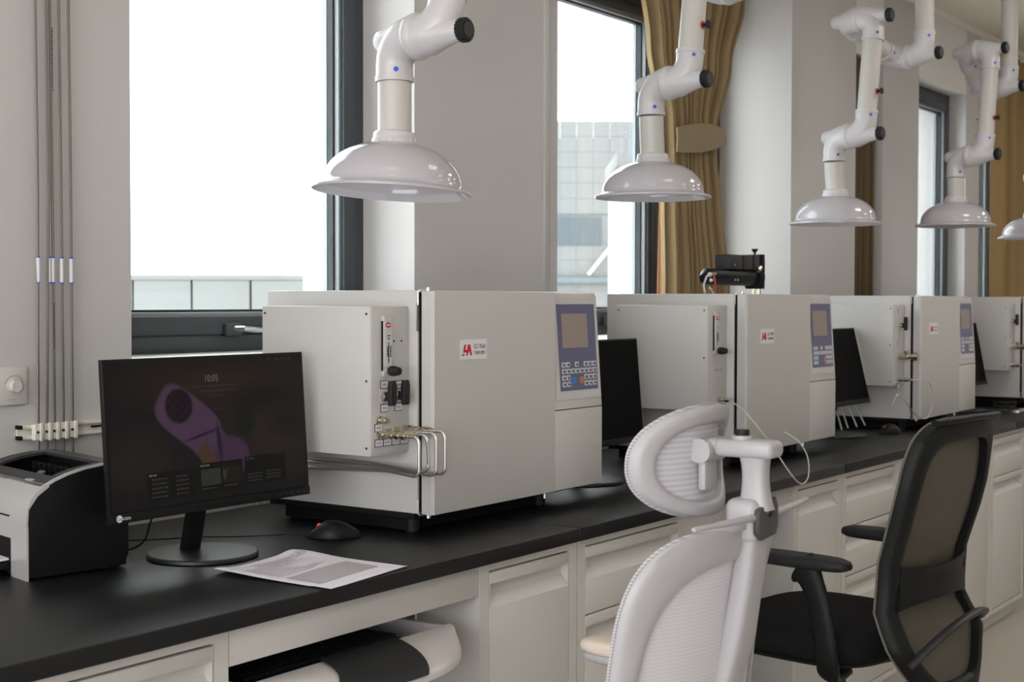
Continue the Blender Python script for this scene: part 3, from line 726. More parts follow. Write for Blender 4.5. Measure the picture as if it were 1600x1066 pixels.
b = bm_(); tube(b, [(-.398, -.035, .060), (-.398, -.04, .035), (-.39, -.03, .010)], .0035, 8); obj('cable', b, redring_m, dt, label='red cable')
b = bm_(); tube(b, [(-.40, -.02, .02), (-.38, -.02, .012), (-.355, -.01, .003)], .004, 8); obj('cable', b, white_m, dt)

# thin clear hose from the second instrument drooping over the worktop edge
b = bm_()
P = [(4.095, 2.035, 1.075), (4.039, 1.960, 1.052), (4.005, 1.900, 1.013), (4.035, 1.860, 0.948), (4.045, 1.800, 0.862), (4.104, 1.790, 0.825), (4.157, 1.790, 0.842), (4.244, 1.830, 0.891), (4.288, 1.880, 0.936), (4.262, 1.920, 0.967)]
tube(b, smoothpts(P), .0022, 8)
tag(obj('clear_hose', b, hose_m), 'thin clear hose looping over the worktop edge by the second instrument', 'hose')

# ------------------------------------------------------------------ monitors
def screen_paint(me, W_, H_):
    """desktop picture as colours on a fine grid: blurred dark background with a purple frozen dessert"""
    import math as m
    ca = me.color_attributes.new('picture', 'FLOAT_COLOR', 'POINT')
    def bl(x, y, cx, cy, rx, ry, a=0, soft=.35):
        dx, dy = x-cx, y-cy; c, s = m.cos(a), m.sin(a); u, v = (dx*c+dy*s)/rx, (-dx*s+dy*c)/ry
        d = m.sqrt(u*u+v*v); return max(0, min(1, (1+soft/2-d)/soft))
    def mix(a, b, t): return [p+(q-p)*t for p, q in zip(a, b)]
    for i, v in enumerate(me.vertices):
        x, y = v.co.x/W_, v.co.z/H_   # 0..1, y up
        c = [.0030, .0026, .0024]
        c = mix(c, [.0125, .0072, .0045], bl(x, y, .52, .82, .36, .16, 0, 1.2)*.8)
        c = mix(c, [.0120, .0082, .0062], bl(x, y, .80, .45, .22, .34, .5, 1.2)*.8)
        c = mix(c, [.0095, .0070, .0050], bl(x, y, .14, .33, .16, .18, .4, 1.2)*.8)
        c = mix(c, [.0020, .0020, .0020], bl(x, y, .78, .70, .2, .10, .2, 1)*.7)
        c = mix(c, [.0020, .0032, .0022], bl(x, y, .67, .52, .05, .1, 0, .8)*.8)
        c = mix(c, [.0022, .0018, .0018], bl(x, y, .90, .5, .09, .12, .3, 1)*.7)
        X = x*1.85
        def rb(cx, cy, hl, hw, a, col, soft=.12, p=4):
            dx, dy = X-cx, y-cy; cc, ss = m.cos(a), m.sin(a); u, w = abs(dx*cc+dy*ss)/hl, abs(-dx*ss+dy*cc)/hw
            return mix(c, col, max(0, min(1, (1+soft/2-(u**p+w**p)**(1/p))/soft)))
        c = rb(1.09, .30, .17, .13, -.35, [.027, .0125, .028], .2, 2.3)
        c = rb(.70, .37, .16, .15, -.5, [.004, .003, .004], .8, 2)
        c = rb(.885, .40, .16, .115, -.15, [.026, .013, .027], .12, 3)
        c = rb(.70, .575, .31, .165, -.60, [.034+.006*(1-X), .0185, .035], .10, 3.5)
        c = rb(.82, .462, .17, .010, .22, [.009, .003, .014], .8, 2)
        c = rb(.975, .39, .020, .13, 0.1, [.010, .0035, .017], .6, 2)
        c = rb(.865, .28, .060, .12, .55, [.034, .0165, .0095], .12, 5)
        k = .6+.4*m.sin(x*150)*m.sin(y*95)
        c = rb(.615, .675, .125, .12, -.3, [.010*k, .0035*k, .008*k], .15, 2)
        n = .92+.16*((m.sin(x*311+y*173)*43758.5) % 1)
        ca.data[i].color = (c[0]*n, c[1]*n, c[2]*n, 1)
def screen_mat():
    m = bpy.data.materials.new('lit_screen'); m.use_nodes = True; nt = m.node_tree; b = nt.nodes['Principled BSDF']
    a = nt.nodes.new('ShaderNodeAttribute'); a.attribute_name = 'picture'
    b.inputs['Base Color'].default_value = (.006, .006, .007, 1); b.inputs['Roughness'].default_value = .30
    b.inputs['Specular IOR Level'].default_value = .12
    nt.links.new(a.outputs['Color'], b.inputs['Emission Color']); b.inputs['Emission Strength'].default_value = 1.35
    return m
scr_m = screen_mat()
glow_m = mat('screen_text_glow', (.004, .004, .004), .4, spec=.1, emis=(.11, .10, .09), es=1)
glow2_m = mat('screen_text_dim', (.004, .004, .004), .4, spec=.1, emis=(.028, .026, .023), es=1)
card_m = mat('screen_card', (.005, .005, .005), .4, spec=.1, emis=(.0035, .0034, .0032), es=1)
thumb_m = mat('screen_thumbnail', (.004, .004, .004), .4, spec=.1, emis=(.022, .022, .019), es=1)
offscr_m = mat('screen_off', (.005, .005, .0055), .6, spec=.05, bump=.02, scale=500)
def monitor(x0, y0, tilt, label, yaw=0, lit=False, w=.556, h=.320, base_dx=0, zb=.105):
    t = thing('monitor', label, 'monitor', (x0, y0, BT), yaw, 'monitors on the bench')
    # panel pivots about its lower edge; local x 0..w, z from .105
    pv = bpy.data.objects.new('screen_panel', None)
    R = Matrix.Rotation(-tilt, 4, 'X')
    def T(bm): bmesh.ops.transform(bm, matrix=Matrix.Translation((0, 0, zb)) @ R, verts=bm.verts)
    b = bm_(); box(b, 0, w, 0, .012, 0, h, bev=.0015); box(b, .06, w-.06, .012, .042, .02, h-.06, bev=.012); T(b); pn = obj('panel', b, black_m, t)
    bpy.data.objects.remove(pv)
    b = bm_(); box(b, 0, w, -.0018, 0, 0, .018, bev=.0006); T(b); obj('bezel', b, black_m, pn)
    if not lit:
        b = bm_(); box(b, .005, w-.005, -.0008, 0, .020, h-.005); T(b); obj('screen', b, offscr_m, pn, smooth=False)
    if lit:
        nx, nz = 200, 112; b = bm_(); vs = [[b.verts.new(((w-.012)*i/nx, 0, (h-.026)*j/nz)) for j in range(nz+1)] for i in range(nx+1)]
        for i in range(nx):
            for j in range(nz): b.faces.new((vs[i][j], vs[i+1][j], vs[i+1][j+1], vs[i][j+1]))
        me = finish(b, 'screen', scr_m, False); screen_paint(me, w-.012, h-.026)
        sc = obj('screen', me, scr_m, pn); sc.matrix_local = Matrix.Translation((0, 0, zb)) @ R @ Matrix.Translation((.006, -.0008, .021))
        SM = sc; W_, H_ = w-.012, h-.026
        def st(s, x, y, size, m, al='CENTER', sx=1): text('screen_lettering', s, size, m, SM, face_my(x*W_, -.0007, y*H_), al, sx, depth=.0001)
        st('10:05', .50, .855, .0205, glow_m, sx=.9)
        def rect(nm, x, y, ww, hh, m, d=.0006):
            b = bm_(); box(b, x*W_, (x+ww)*W_, -d, -d+.0002, y*H_, (y+hh)*H_); obj(nm, b, m, SM, smooth=False)
        def dashes(x, y, ww, m, hh=.010, n=9):
            b = bm_(); xx = x; rr = random.Random(int(x*1000+y*7000))
            while xx < x+ww:
                L = .006+.012*rr.random(); box(b, xx*W_, min(x+ww, xx+L)*W_, -.0009, -.0007, y*H_, (y+hh)*H_); xx += L+.004
            obj('screen_text_line', b, m, SM, smooth=False)
        dashes(.40, .795, .24, glow2_m); dashes(.44, .762, .17, glow2_m); dashes(.46, .728, .10, glow2_m, .006); dashes(.5, .63, .08, glow2_m, .006)
        rect('screen_card', .165, .045, .235, .19, card_m); rect('screen_card', .415, .055, .225, .205, card_m); rect('screen_card', .652, .065, .225, .205, card_m)
        dashes(.172, .212, .035, glow_m, .012); dashes(.422, .236, .045, glow_m, .012); dashes(.66, .245, .045, glow2_m, .014)
        for k in range(5): dashes(.185, .182-.030*k, .075, glow2_m, .013); dashes(.30, .186-.030*k, .06, glow2_m, .012)
        rect('screen_thumbnail', .423, .100, .10, .115, thumb_m, .0010); rect('screen_thumbnail', .530, .104, .10, .115, mat('screen_thumb_warm', (.004, .004, .004), .4, spec=.1, emis=(.010, .0075, .004), es=1), .0010)
        dashes(.425, .074, .08, glow2_m); dashes(.54, .078, .07, glow2_m)
        for k in range(3): dashes(.665, .135-.024*k, .08, glow2_m); dashes(.768, .142-.024*k, .08, glow2_m)
        b = bm_(); prism(b, [((x_-.015)*W_, (y_-.072)*H_) for x_, y_ in ((.55, .22), (.55, .285), (.556, .262), (.563, .262), (.569, .285), (.569, .225), (.556, .19))], 1, -.0013, -.0011); obj('screen_icon', b, glow2_m, SM, smooth=False)
        for x in (.80, .85, .885, .92): dashes(x, .965, .022, glow2_m, .012)
        # badge on the bezel
        BM = Matrix.Translation((0, 0, zb)) @ R
        b = bm_(); lathe(b, [(0, 0), (.0072, 0), (.0072, .0004), (0, .0004)], n=24, mtx=BM @ Matrix.Translation((.0215, -.0016, .0095)) @ Matrix.Rotation(PI/2, 4, 'X')); o = obj('logo_disc', b, stick_m, pn)
        text('lettering', 'Le', .0095, ink_m, pn, BM @ face_my(.0215, -.0021, .0092))
        text('lettering', 'coo', .0115, stick_m, pn, BM @ face_my(.0395, -.0019, .0096), sx=1.1)
        for k in range(5):
            b = bm_(); cyl(b, (w-.095+k*.019, -.0018, .009), (w-.095+k*.019, -.0023, .009), .0011, n=8); T(b); obj('menu_mark', b, glow_m, pn, smooth=False)
    cx = w/2+base_dx
    b = bm_(); lathe(b, [(0, 0), (.108, 0), (.116, .002), (.116, .008), (.113, .0105), (0, .0115)], (cx, .045, 0), 64); obj('base', b, mat('base_plastic', (.012, .0125, .013), .36, spec=.6, bump=.03, scale=300), t)
    b = bm_(); R2 = [(cx-.022, .075), (cx+.022, .075), (cx+.022, .095), (cx-.022, .095)]
    vs, fs = add(b, [(x, y, .010) for x, y in R2]+[(x+.0, y-.045, .20) for x, y in R2], [(3, 2, 1, 0), (4, 5, 6, 7), (0, 1, 5, 4), (1, 2, 6, 5), (2, 3, 7, 6), (3, 0, 4, 7)])
    bmesh.ops.bevel(b, geom=[e for e in b.edges], offset=.002, segments=2, affect='EDGES'); obj('stand', b, black_m, t)
    return t
monitor(1.790, 2.205, math.radians(4), 'lit monitor showing a purple dessert wallpaper and a clock', lit=True)
monitor(3.297, 2.205, math.radians(5), 'dark switched-off monitor between the first and second instruments')
monitor(5.155, 2.16, math.radians(13.5), 'dark tilted monitor in front of the third instrument', w=.49, h=.315, zb=.124)
monitor(6.768, 2.165, math.radians(11), w=.49, h=.315, zb=.124, label='dark monitor by the last instrument, only its edge in view')

# ------------------------------------------------------------------ mouse, cables, papers
ms = thing('computer_mouse', 'black mouse with a red light on the worktop before the first instrument', 'mouse', (2.405, 2.185, BT), math.radians(-52))
def mfn(u, v):
    a = PI*v; L = .124; x = (u-.5)*L; e = max(0, 1-(2*u-1)**2)**.42
    wd = .031*e*(1-.12*math.cos(2*PI*u)); hh = .038*e*(.62+.38*math.sin(PI*min(1, max(0, (u-.02)*1.0))**.8)) * (1.0 if u > .35 else .72+.8*u)
    return (x, wd*math.cos(a), .002+hh*math.sin(a)**.8)
b = bm_(); sheet(b, mfn, 32, 20); bmesh.ops.remove_doubles(b, verts=b.verts, dist=.0003); obj('shell', b, black_m, ms, ang=60)
b = bm_(); sheet(b, lambda u, v: Vector(mfn(.02+.36*u, .515-.03*v))+Vector((0, 0, .0006)), 8, 1, .0004); obj('button_split', b, prgrey_m, ms)
b = bm_(); cyl(b, (-.033, -.004, .027), (-.033, .004, .027), .006, n=16); obj('scroll_wheel', b, mat('red_glow', (.4, .01, .01), .4, emis=(.9, .03, .05), es=.35), ms, label='scroll wheel glowing red')
b = bm_(); tube(b, smoothpts([(2.372, 2.232, .858), (2.34, 2.29, .855), (2.27, 2.35, .8545), (2.21, 2.42, .8545), (2.15, 2.46, .8545), (2.10, 2.50, .8545), (2.06, 2.56, .8545), (2.04, 2.64, .8545)]), .0016, 6)
tag(obj('mouse_cable', b, rub_m), 'thin black mouse cable running back behind the lit monitor', 'cable')
b = bm_(); tube(b, smoothpts([(1.985, 2.60, .855), (1.95, 2.50, .8555), (1.985, 2.41, .856), (2.02, 2.38, .875), (2.03, 2.36, .93), (2.05, 2.30, 1.0)]), .0022, 6)
tag(obj('power_cable', b, rub_m), 'black power cable dropping behind the monitor beside the printer', 'cable')
pp = thing('paper_stack', 'few printed sheets with text and a grey table, overhanging the worktop edge', 'paper', (0, 0, BT))
Lp, Fp, Rp, Bp = Vector((1.945, 2.085, 0)), Vector((1.960, 1.788, 0)), Vector((2.225, 1.822, 0)), Vector((2.215, 2.13, 0))
def pfn(off, sx=0, sy=0):
    def f(u, v):   # u along L->B (text direction), v from L/B edge to F/R edge
        p = Lp.lerp(Bp, u).lerp(Fp.lerp(Rp, u), v)
        z = .0016+.007*math.exp(-((u-.95)/.12)**2-((v-.12)/.22)**2)+.0045*math.exp(-((u-.05)/.2)**2-((v-.0)/.35)**2)+.004*math.sin(PI*v)*math.sin(PI*u)
        if p.y < 1.83: z += .001
        z += .005*math.exp(-((u)/.12)**2)*(1-.8*v)
        return (p.x+sx, p.y+sy, z+off)
    return f
for k in range(3):
    b = bm_(); sheet(b, pfn(-.0004*k-.0002, .001*k, .0015*k), 30, 36, .00018); obj('sheet', b, paper_m, pp, ang=60)
def onpaper(nm, u0, u1, v0, v1, m, off=.0004):
    f = pfn(off); b = bm_(); nu = max(1, int((u1-u0)*30)); nv = max(1, int((v1-v0)*36)); sheet(b, lambda u, v: f(u0+(u1-u0)*u, v0+(v1-v0)*v), nu, nv, 0); return obj(nm, b, m, pp, ang=60)
onpaper('print_block', .09, .86, .56, .845, tablegrey_m, .0007)
rr = random.Random(3)
for k in range(17):
    v = .09+k*.026
    if k in (1, 2, 3): u = .30; e = .66+.2*rr.random()
    else: u = .08; e = .35+.35*rr.random()
    xx = u; f = pfn(.0007); b = bm_()
    while xx < e:
        L = .015+.03*rr.random(); a, c, d, g = f(xx, v), f(xx+L, v), f(xx+L, v+.009), f(xx, v+.009); add(b, [a, c, d, g], [(0, 1, 2, 3)]); xx += L+.008
    obj('text_line', b, pink_m if k in (14, 15, 16) else textgrey_m, pp, smooth=False)
for (u0, u1, v0, v1) in ((.80, .93, .10, .108), (.80, .93, .165, .173), (.80, .815, .10, .173), (.915, .93, .10, .173), (.84, .89, .125, .15)):
    onpaper('printed_box', u0, u1, v0, v1, textgrey_m, .0008)

# ------------------------------------------------------------------ laser printer
pr = thing('laser_printer', 'black laser printer with a silver front at the left end of the bench', 'printer', (1.684, 2.319, BT), math.atan2(-.046, .205))
D_, Wd = .212, .352     # x: front->back, y: width (away), z up
prof = [(0, 0), (0, .112)]+[(.048*(1-math.cos(t)), .112+.052*math.sin(t)) for t in [PI/2*.15*k for k in range(1, 6)]]
prof += [(.055, .176), (.075, .188), (.10, .198), (.13, .2055), (.16, .210), (.195, .212), (D_, .212), (D_, .025), (D_-.012, .008), (D_-.02, .006), (.02, .006), (.02, .0)]
prof = [(0, .004), (0, .118), (.003, .137), (.010, .153), (.020, .165), (.036, .177), (.058, .188), (.085, .198), (.12, .2065), (.16, .2115), (.19, .2125), (D_, .2125), (D_, .03), (D_-.010, .010), (D_-.022, .006), (.010, .006)]
b = bm_(); prism(b, prof, 1, 0, .012, bev=.0015); obj('side_panel', b, prblk_m, pr)
b = bm_(); prism(b, prof, 1, Wd-.012, Wd, bev=.0015); obj('side_panel', b, prblk_m, pr)
# silver trim line following the side profile
tp = [(x, .0, z) for x, z in prof[1:12]]
b = bm_(); 
for i in range(len(tp)-1):
    (x0, _, z0), (x1, _, z1) = tp[i], tp[i+1]
    add(b, [(x0, -.001, z0), (x1, -.001, z1), (x1, .010, z1), (x0, .010, z0), (x0-.0012, -.001, z0+.0035), (x1-.0012, -.001, z1+.0035), (x1-.0012, .010, z1+.0035), (x0-.0012, .010, z0+.0035)],
        [(0, 1, 5, 4), (4, 5, 6, 7), (1, 0, 3, 2), (2, 3, 7, 6)])
obj('silver_trim', b, silver_m, pr)
# silver front: posts, upper panel with rounded top
fp = [(-.001, .104), (-.001, .118), (.002, .137), (.009, .1535), (.019, .1655), (.035, .1775), (.045, .1825), (.045, .178), (.022, .162), (.004, .137), (.002, .104)]
b = bm_(); prism(b, fp, 1, -.0015, Wd); prism(b, [(-.001, .0), (.003, .0), (.003, .105), (-.001, .105)], 1, -.0015, .072); prism(b, [(-.001, .0), (.012, .0), (.012, .105), (-.001, .105)], 1, Wd-.04, Wd, bev=.003)
prism(b, [(-.001, .075), (.012, .075), (.012, .105), (-.001, .105)], 1, .07, Wd-.035)
obj('front_panel', b, silver_m, pr)
b = bm_(); box(b, -.0022, .0, .078, Wd-.05, .1165, .1195); obj('manual_feed_slot', b, prblk_m, pr)
b = bm_(); box(b, .03, D_, .012, Wd-.012, .006, .145); box(b, D_-.02, D_, .012, Wd-.012, .145, .21); obj('chassis', b, prblk_m, pr, smooth=False)
b = bm_(); box(b, .0, .03, .072, Wd-.04, .005, .074); obj('tray_cavity', b, blackmat_m, pr)
# top cover with output opening
def topz(x):
    q = [(x_, z_) for x_, z_ in prof[1:12]]
    for (a, za), (c, zc) in zip(q, q[1:]):
        if a <= x <= c: return za+(zc-za)*(x-a)/max(1e-6, c-a)
    return .2125
def topstrip(b, x0, x1, y0, y1, lift=.001, th=.006, nx=12):
    sheet(b, lambda u, v: (x0+(x1-x0)*u, y0+(y1-y0)*v, topz(x0+(x1-x0)*u)+lift), nx, 2, th)
b = bm_(); topstrip(b, .036, .07, .010, Wd-.012, nx=4); topstrip(b, .07, .175, .010, .045); topstrip(b, .07, .175, Wd-.045, Wd-.012); topstrip(b, .175, D_, .010, Wd-.012, nx=4)
obj('top_cover', b, prgrey_m, pr)
b = bm_(); box(b, .072, .172, .046, Wd-.046, .150, .156); obj('output_tray', b, blackmat_m, pr, smooth=False)
for k in range(4):
    b = bm_(); cyl(b, (.155, .07+k*.058, .182), (.155, .10+k*.058, .182), .007, n=14); obj('output_roller', b, mat('roller_grey', (.25, .25, .26), .3), pr)
b = bm_(); cyl(b, (.155, .046, .182), (.155, Wd-.046, .182), .003, n=10); obj('roller_shaft', b, steel_m, pr)
b = bm_()
for k in range(9): box(b, .135, .15, .06+k*.027, .068+k*.027, .172, .196, bev=.001)
obj('guide_fins', b, prblk_m, pr)
b = bm_(); vs = box(b, .085, .135, .20, .225, .158, .161, rot=Matrix.Rotation(-.5, 4, 'Y'), piv=(.085, .2, .158)); obj('paper_stop', b, mat('stop_grey', (.16, .16, .17), .35), pr)
b = bm_(); box(b, .040, .052, .075, .10, topz(.046)+.0, topz(.046)+.0035, bev=.001); obj('button', b, silver_m, pr)
b = bm_(); sheet(b, lambda u, v: (-.13+.15*u, .078+.21*v, .020+.008*u), 6, 6, .012); obj('input_tray', b, prblk_m, pr)
b = bm_(); sheet(b, lambda u, v: (-.115+.14*u, .085+.20*v, .0275+.008*u), 6, 6, .004); obj('loaded_paper', b, paper_m, pr)
for x in (.03, .175):
    for y in (.03, Wd-.03): part('pfoot', 'foot', rub_m, pr, lambda b: cyl(b, (0, 0, 0), (0, 0, .008), .009, n=12), (x, y, 0))

# ------------------------------------------------------------------ fume extraction arms
arm_g = 'jointed fume extraction arms'
def extraction_arm(cx, ya, zr, rz, J1, J2, J3, label, damper=True, tilt=(0, 0)):
    """dome rim centre (cx, ya, zr). J1,J2,J3 = (x, z) of the knuckles. plane A at ya, plane B at ya-.14"""
    t = thing('extraction_arm', label, 'fume extractor', (cx, ya, CEIL), math.radians(rz), arm_g)
    O = Vector((cx, ya, CEIL)); yA, yB = 0.0, -.142; r = .0395; rs = .0435
    def L(p): return (p[0]-cx, p[1], p[2]-CEIL)
    zc = zr-CEIL
    # dome
    TM = Matrix.Translation((0, 0, zc)) @ Matrix.Rotation(-math.radians(rz), 4, 'Z') @ Matrix.Rotation(math.radians(tilt[0]), 4, 'X') @ Matrix.Rotation(math.radians(tilt[1]), 4, 'Y')
    n = 14; pr_ = [(.1875, .001), (.1885, .004), (.1865, .0075), (.178, .010), (.168, .014), (.163, .020)]
    pr_ += [(.163*math.cos(a)**.92, .020+.100*math.sin(a)) for a in [1.22*k/n for k in range(1, n+1)]]
    top = pr_[-1]; pr_ += [(.047, top[1]+.001), (.040, top[1]+.001)]
    inner = [(q[0]-.004, q[1]-.004) for q in pr_[5:-2]][::-1]
    pr_ += [(.040, top[1]-.006)]+inner+[(.172, .008), (.1855, .0)]+[(.1875, .001)]
    b = bm_(); lathe(b, pr_, n=72, mtx=TM); dm = obj('hood_dome', b, dome_m, t, ang=50)
    zt = top[1]
    b = bm_(); lathe(b, [(.040, zt-.004), (.0535, zt-.002), (.0525, zt+.012), (.0505, zt+.014), (.0505, zt+.024), (.048, zt+.028), (.044, zt+.030), (.040, zt+.030)], n=40, mtx=TM)
    col = obj('neck_collar', b, white_m, t)
    for k in range(0, 40, 2):
        if k % 10 > 5: continue
        a = 2*PI*k/40
        part('rib', 'rib', white_m, col, lambda b: box(b, .0500, .0545, -.0022, .0022, 0, .012, bev=.0008, seg=1), TM @ Vector((0, 0, zt+.0005)), (0, 0, a))
    j1 = (J1[0], J1[1]-CEIL); j2 = (J2[0], J2[1]-CEIL); j3 = (J3[0], J3[1]-CEIL)
    b = bm_(); cyl(b, TM @ Vector((0, 0, zt+.02)), (j1[0], yA, j1[1]-.10), r, n=32); obj('drop_pipe', b, whitep_m, t, ang=60)
    def knuckle(j, dA, dB, blue=True):
        """elbow from direction dA in plane A to elbow towards dB in plane B"""
        x, z = j; ymid = (yA+yB)/2; R = .062; R = min(R, abs(yA-ymid)-.006)
        dA = Vector((dA[0], 0, dA[1])).normalized(); dB = Vector((dB[0], 0, dB[1])).normalized()
        cA = Vector((x, yA, z)); cB = Vector((x, yB, z)); LA = .094
        b = bm_(); tube(b, [cA+dA*LA]+arc(cA, dA*R, Vector((0, -R, 0)), 10)+[(x, ymid, z)], [rs, rs]+[rs+.0008*k for k in range(10)]+[.0525], 32); e1 = obj('elbow', b, white_m, t, ang=60)
        b = bm_(); cyl(b, cA+dA*(LA-.008), cA+dA*(LA+.004), rs+.0022, n=32); obj('socket_rim', b, white_m, e1, ang=60)
        b = bm_(); tube(b, [(x, ymid, z)]+arc(cB, Vector((0, R, 0)), dB*R, 10)+[cB+dB*LA], [.0525]+[rs+.0008*k for k in range(9, -1, -1)]+[rs, rs], 32); e2 = obj('elbow', b, white_m, t, ang=60)
        b = bm_(); cyl(b, cB+dB*(LA-.008), cB+dB*(LA+.004), rs+.0022, n=32); obj('socket_rim', b, white_m, e2, ang=60)
        b = bm_(); tube(b, [(x, ymid+.016, z), (x, ymid+.012, z), (x, ymid+.003, z), (x, ymid-.003, z), (x, ymid-.014, z), (x, ymid-.018, z)], [.046, .0515, .0545, .0545, .0515, .046], 40); obj('joint_flange', b, white_m, t, ang=50)
        b = bm_(); tube(b, [(x, yB+.03, z), (x, yB-.020, z), (x, yB-.058, z)], [.048, .031, .0235], 24); obj('knob_boss', b, white_m, e2, ang=60)
        b = bm_(); tube(b, [(x, yA-.03, z), (x, yA+.022, z), (x, yA+.044, z), (x, yA+.049, z)], [.045, .028, .0255, .021], 24); obj('bolt_boss', b, white_m, e1, ang=60)
        b = bm_()
        tube(b, [(x, yB-.056, z), (x, yB-.060, z), (x, yB-.076, z), (x, yB-.080, z)], [.022, .0265, .0265, .022], 28)
        kn_ = obj('tension_knob', b, rub_m, t)
        b = bm_()
        for k in range(20):
            a = 2*PI*k/20; c = Vector((x+.0262*math.cos(a), 0, z+.0262*math.sin(a))); cyl(b, (c.x, yB-.060, c.z), (c.x, yB-.0755, c.z), .0022, n=6)
        obj('grip_ribs', b, rub_m, kn_)
        b = bm_(); cyl(b, (x, yB-.0795, z), (x, yB-.0812, z), .0175, n=24); obj('cap', b, prgrey_m, kn_)
        for c, d, e in ((cA, dA, e1), (cB, dB, e2)):
            sd = Matrix.Rotation(-math.radians(rz), 3, 'Z') @ Vector((-.72, -.69, 0)); sd = (sd-d*sd.dot(d)).normalized(); p = c+d*(LA-.020)+sd*(rs-.001)
            b = bm_(); cyl(b, p, p+sd*.0025, .0058, n=14); obj('blue_screw_cap', b, bluecap_m, e)
    v12 = Vector((j2[0]-j1[0], j2[1]-j1[1])); v23 = Vector((j3[0]-j2[0], j3[1]-j2[1]))
    knuckle(j1, (0, -1), v12)
    knuckle(j2, v23, (-v12.x, -v12.y))
    knuckle(j3, (-v23.x, -v23.y), (0, 1))
    def P3(j, y): return Vector((j[0], y, j[1]))
    d = Vector((v12.x, 0, v12.y)).normalized(); b = bm_(); cyl(b, P3(j1, yB)+d*.095, P3(j2, yB)-d*.095, r, n=32); obj('lower_link', b, whitep_m, t, ang=60)
    if damper:
        c = P3(j1, yB)+d*.175
        b = bm_(); cyl(b, c+Vector((0, -.038, 0)), c+Vector((0, -.058, 0)), .006, n=12); box(b, c.x-.009, c.x+.009, c.y-.064, c.y-.056, c.z-.012, c.z+.012, bev=.002); dl = obj('damper_lever', b, rub_m, t)
        b = bm_(); cyl(b, c+Vector((0, -.0385, 0)), c+Vector((0, -.0415, 0)), .013, n=20); obj('indicator_ring', b, redring_m, dl)
        b = bm_(); cyl(b, c+Vector((0, .038, 0)), c+Vector((0, .048, 0)), .005, n=12); obj('damper_pin', b, rub_m, t)
    d = Vector((v23.x, 0, v23.y)).normalized(); b = bm_(); cyl(b, P3(j2, yA)+d*.08, P3(j3, yA)-d*.08, r, n=32); obj('upper_link', b, whitep_m, t, ang=60)
    b = bm_(); cyl(b, (j3[0], yB, j3[1]+.095), (j3[0], yB, -.002), r, n=32); obj('riser_pipe', b, whitep_m, t, ang=60)
    b = bm_(); lathe(b, [(.046, -.2), (.050, -.198), (.050, -.01), (.085, -.008), (.085, 0), (.04, 0)], (j3[0], yB, 0), 32); obj('ceiling_flange', b, white_m, t)
    return t
extraction_arm(2.572, 2.154, 1.641, -2, (.011, 2.000), (.135, 2.45), (.52, 2.42), 'white extraction arm with the largest-looking dome, over the first instrument', tilt=(1.45, 3.4))
extraction_arm(4.035, 2.282, 1.722, -6, (-.009, 2.085), (.054, 2.575), (.33, 2.44), 'white extraction arm and dome hanging in front of the tied curtain')
extraction_arm(5.575, 2.29, 1.706, -9, (-.014, 2.063), (.052, 2.545), (.468, 2.446), 'white extraction arm and dome hanging in front of the wide column')
extraction_arm(6.822, 2.194, 1.750, -10, (-.002, 2.082), (.062, 2.586), (.245, 2.428), 'white extraction arm and dome before the narrow far window')
extraction_arm(8.17, 2.194, 1.742, -10, (-.002, 2.082), (.062, 2.586), (.245, 2.428), 'white extraction dome cut off by the right picture edge')

# ------------------------------------------------------------------ white mesh chair (seen from behind)
def sup(a, rx, rz, cx=0, cz=0, p=2.6, pb=None):
    c, s = math.cos(a), math.sin(a); q = 2/(p if s >= 0 or pb is None else pb)
    return (cx+rx*(abs(c)**q)*(1 if c >= 0 else -1), cz+rz*(abs(s)**q)*(1 if s >= 0 else -1))
wc = thing('white_mesh_chair', 'white mesh office chair with a headrest and coat hanger, seen from behind', 'chair', (2.063, .961, FLOOR), 0)
ZF = -FLOOR
# local: x width, y forward, z up from floor; hub at (0,0,1.036+.05)
def wmap(p):   # p=(x,z)
    x, z = p; zz = z-ZF
    T = [(1.04, .020), (.95, .036), (.90, .044), (.85, .050), (.80, .057), (.72, .066), (.6, .07), (.45, .09)]
    y = T[-1][1]
    if zz >= T[0][0]: y = T[0][1]
    else:
        for a, c in zip(T, T[1:]):
            if zz >= c[0]: y = c[1]+(a[1]-c[1])*(zz-c[0])/(a[0]-c[0]); break
    return (x, y+.078*(abs(x)/.237)**2, z)
def ww(z):
    t = (z-(.43+ZF))/.62; return .237 if t > .5 else .237-.06*(.5-t)
def wout(a):
    x, z = sup(a, 1, .30, 0, .735+ZF, 4.8, 3.4); return (x*ww(z), z)
def win(a):
    x, z = sup(a, 1, .260, 0, .722+ZF, 3.4, 3.0); return (x*(ww(z)-.032), z)
b = bm_(); ring(b, wout, win, wmap, .012, 96, 6, .005); obj('back_frame', b, chairw_m, wc, ang=60)
b = bm_(); disc(b, lambda a: (win(a)[0]*1.03, (win(a)[1]-.78)*1.03+.78), lambda p: Vector(wmap(p))+Vector((0, .008, 0)), .002, 72, 10); obj('back_mesh', b, meshw2_m, wc, ang=60)
b = bm_(); tube(b, [Vector(wmap(wout(2*PI*k/96)))+Vector((0, .013, 0)) for k in range(96)], .0030, 8, closed=True); obj('piping', b, piping_m, wc, ang=60)
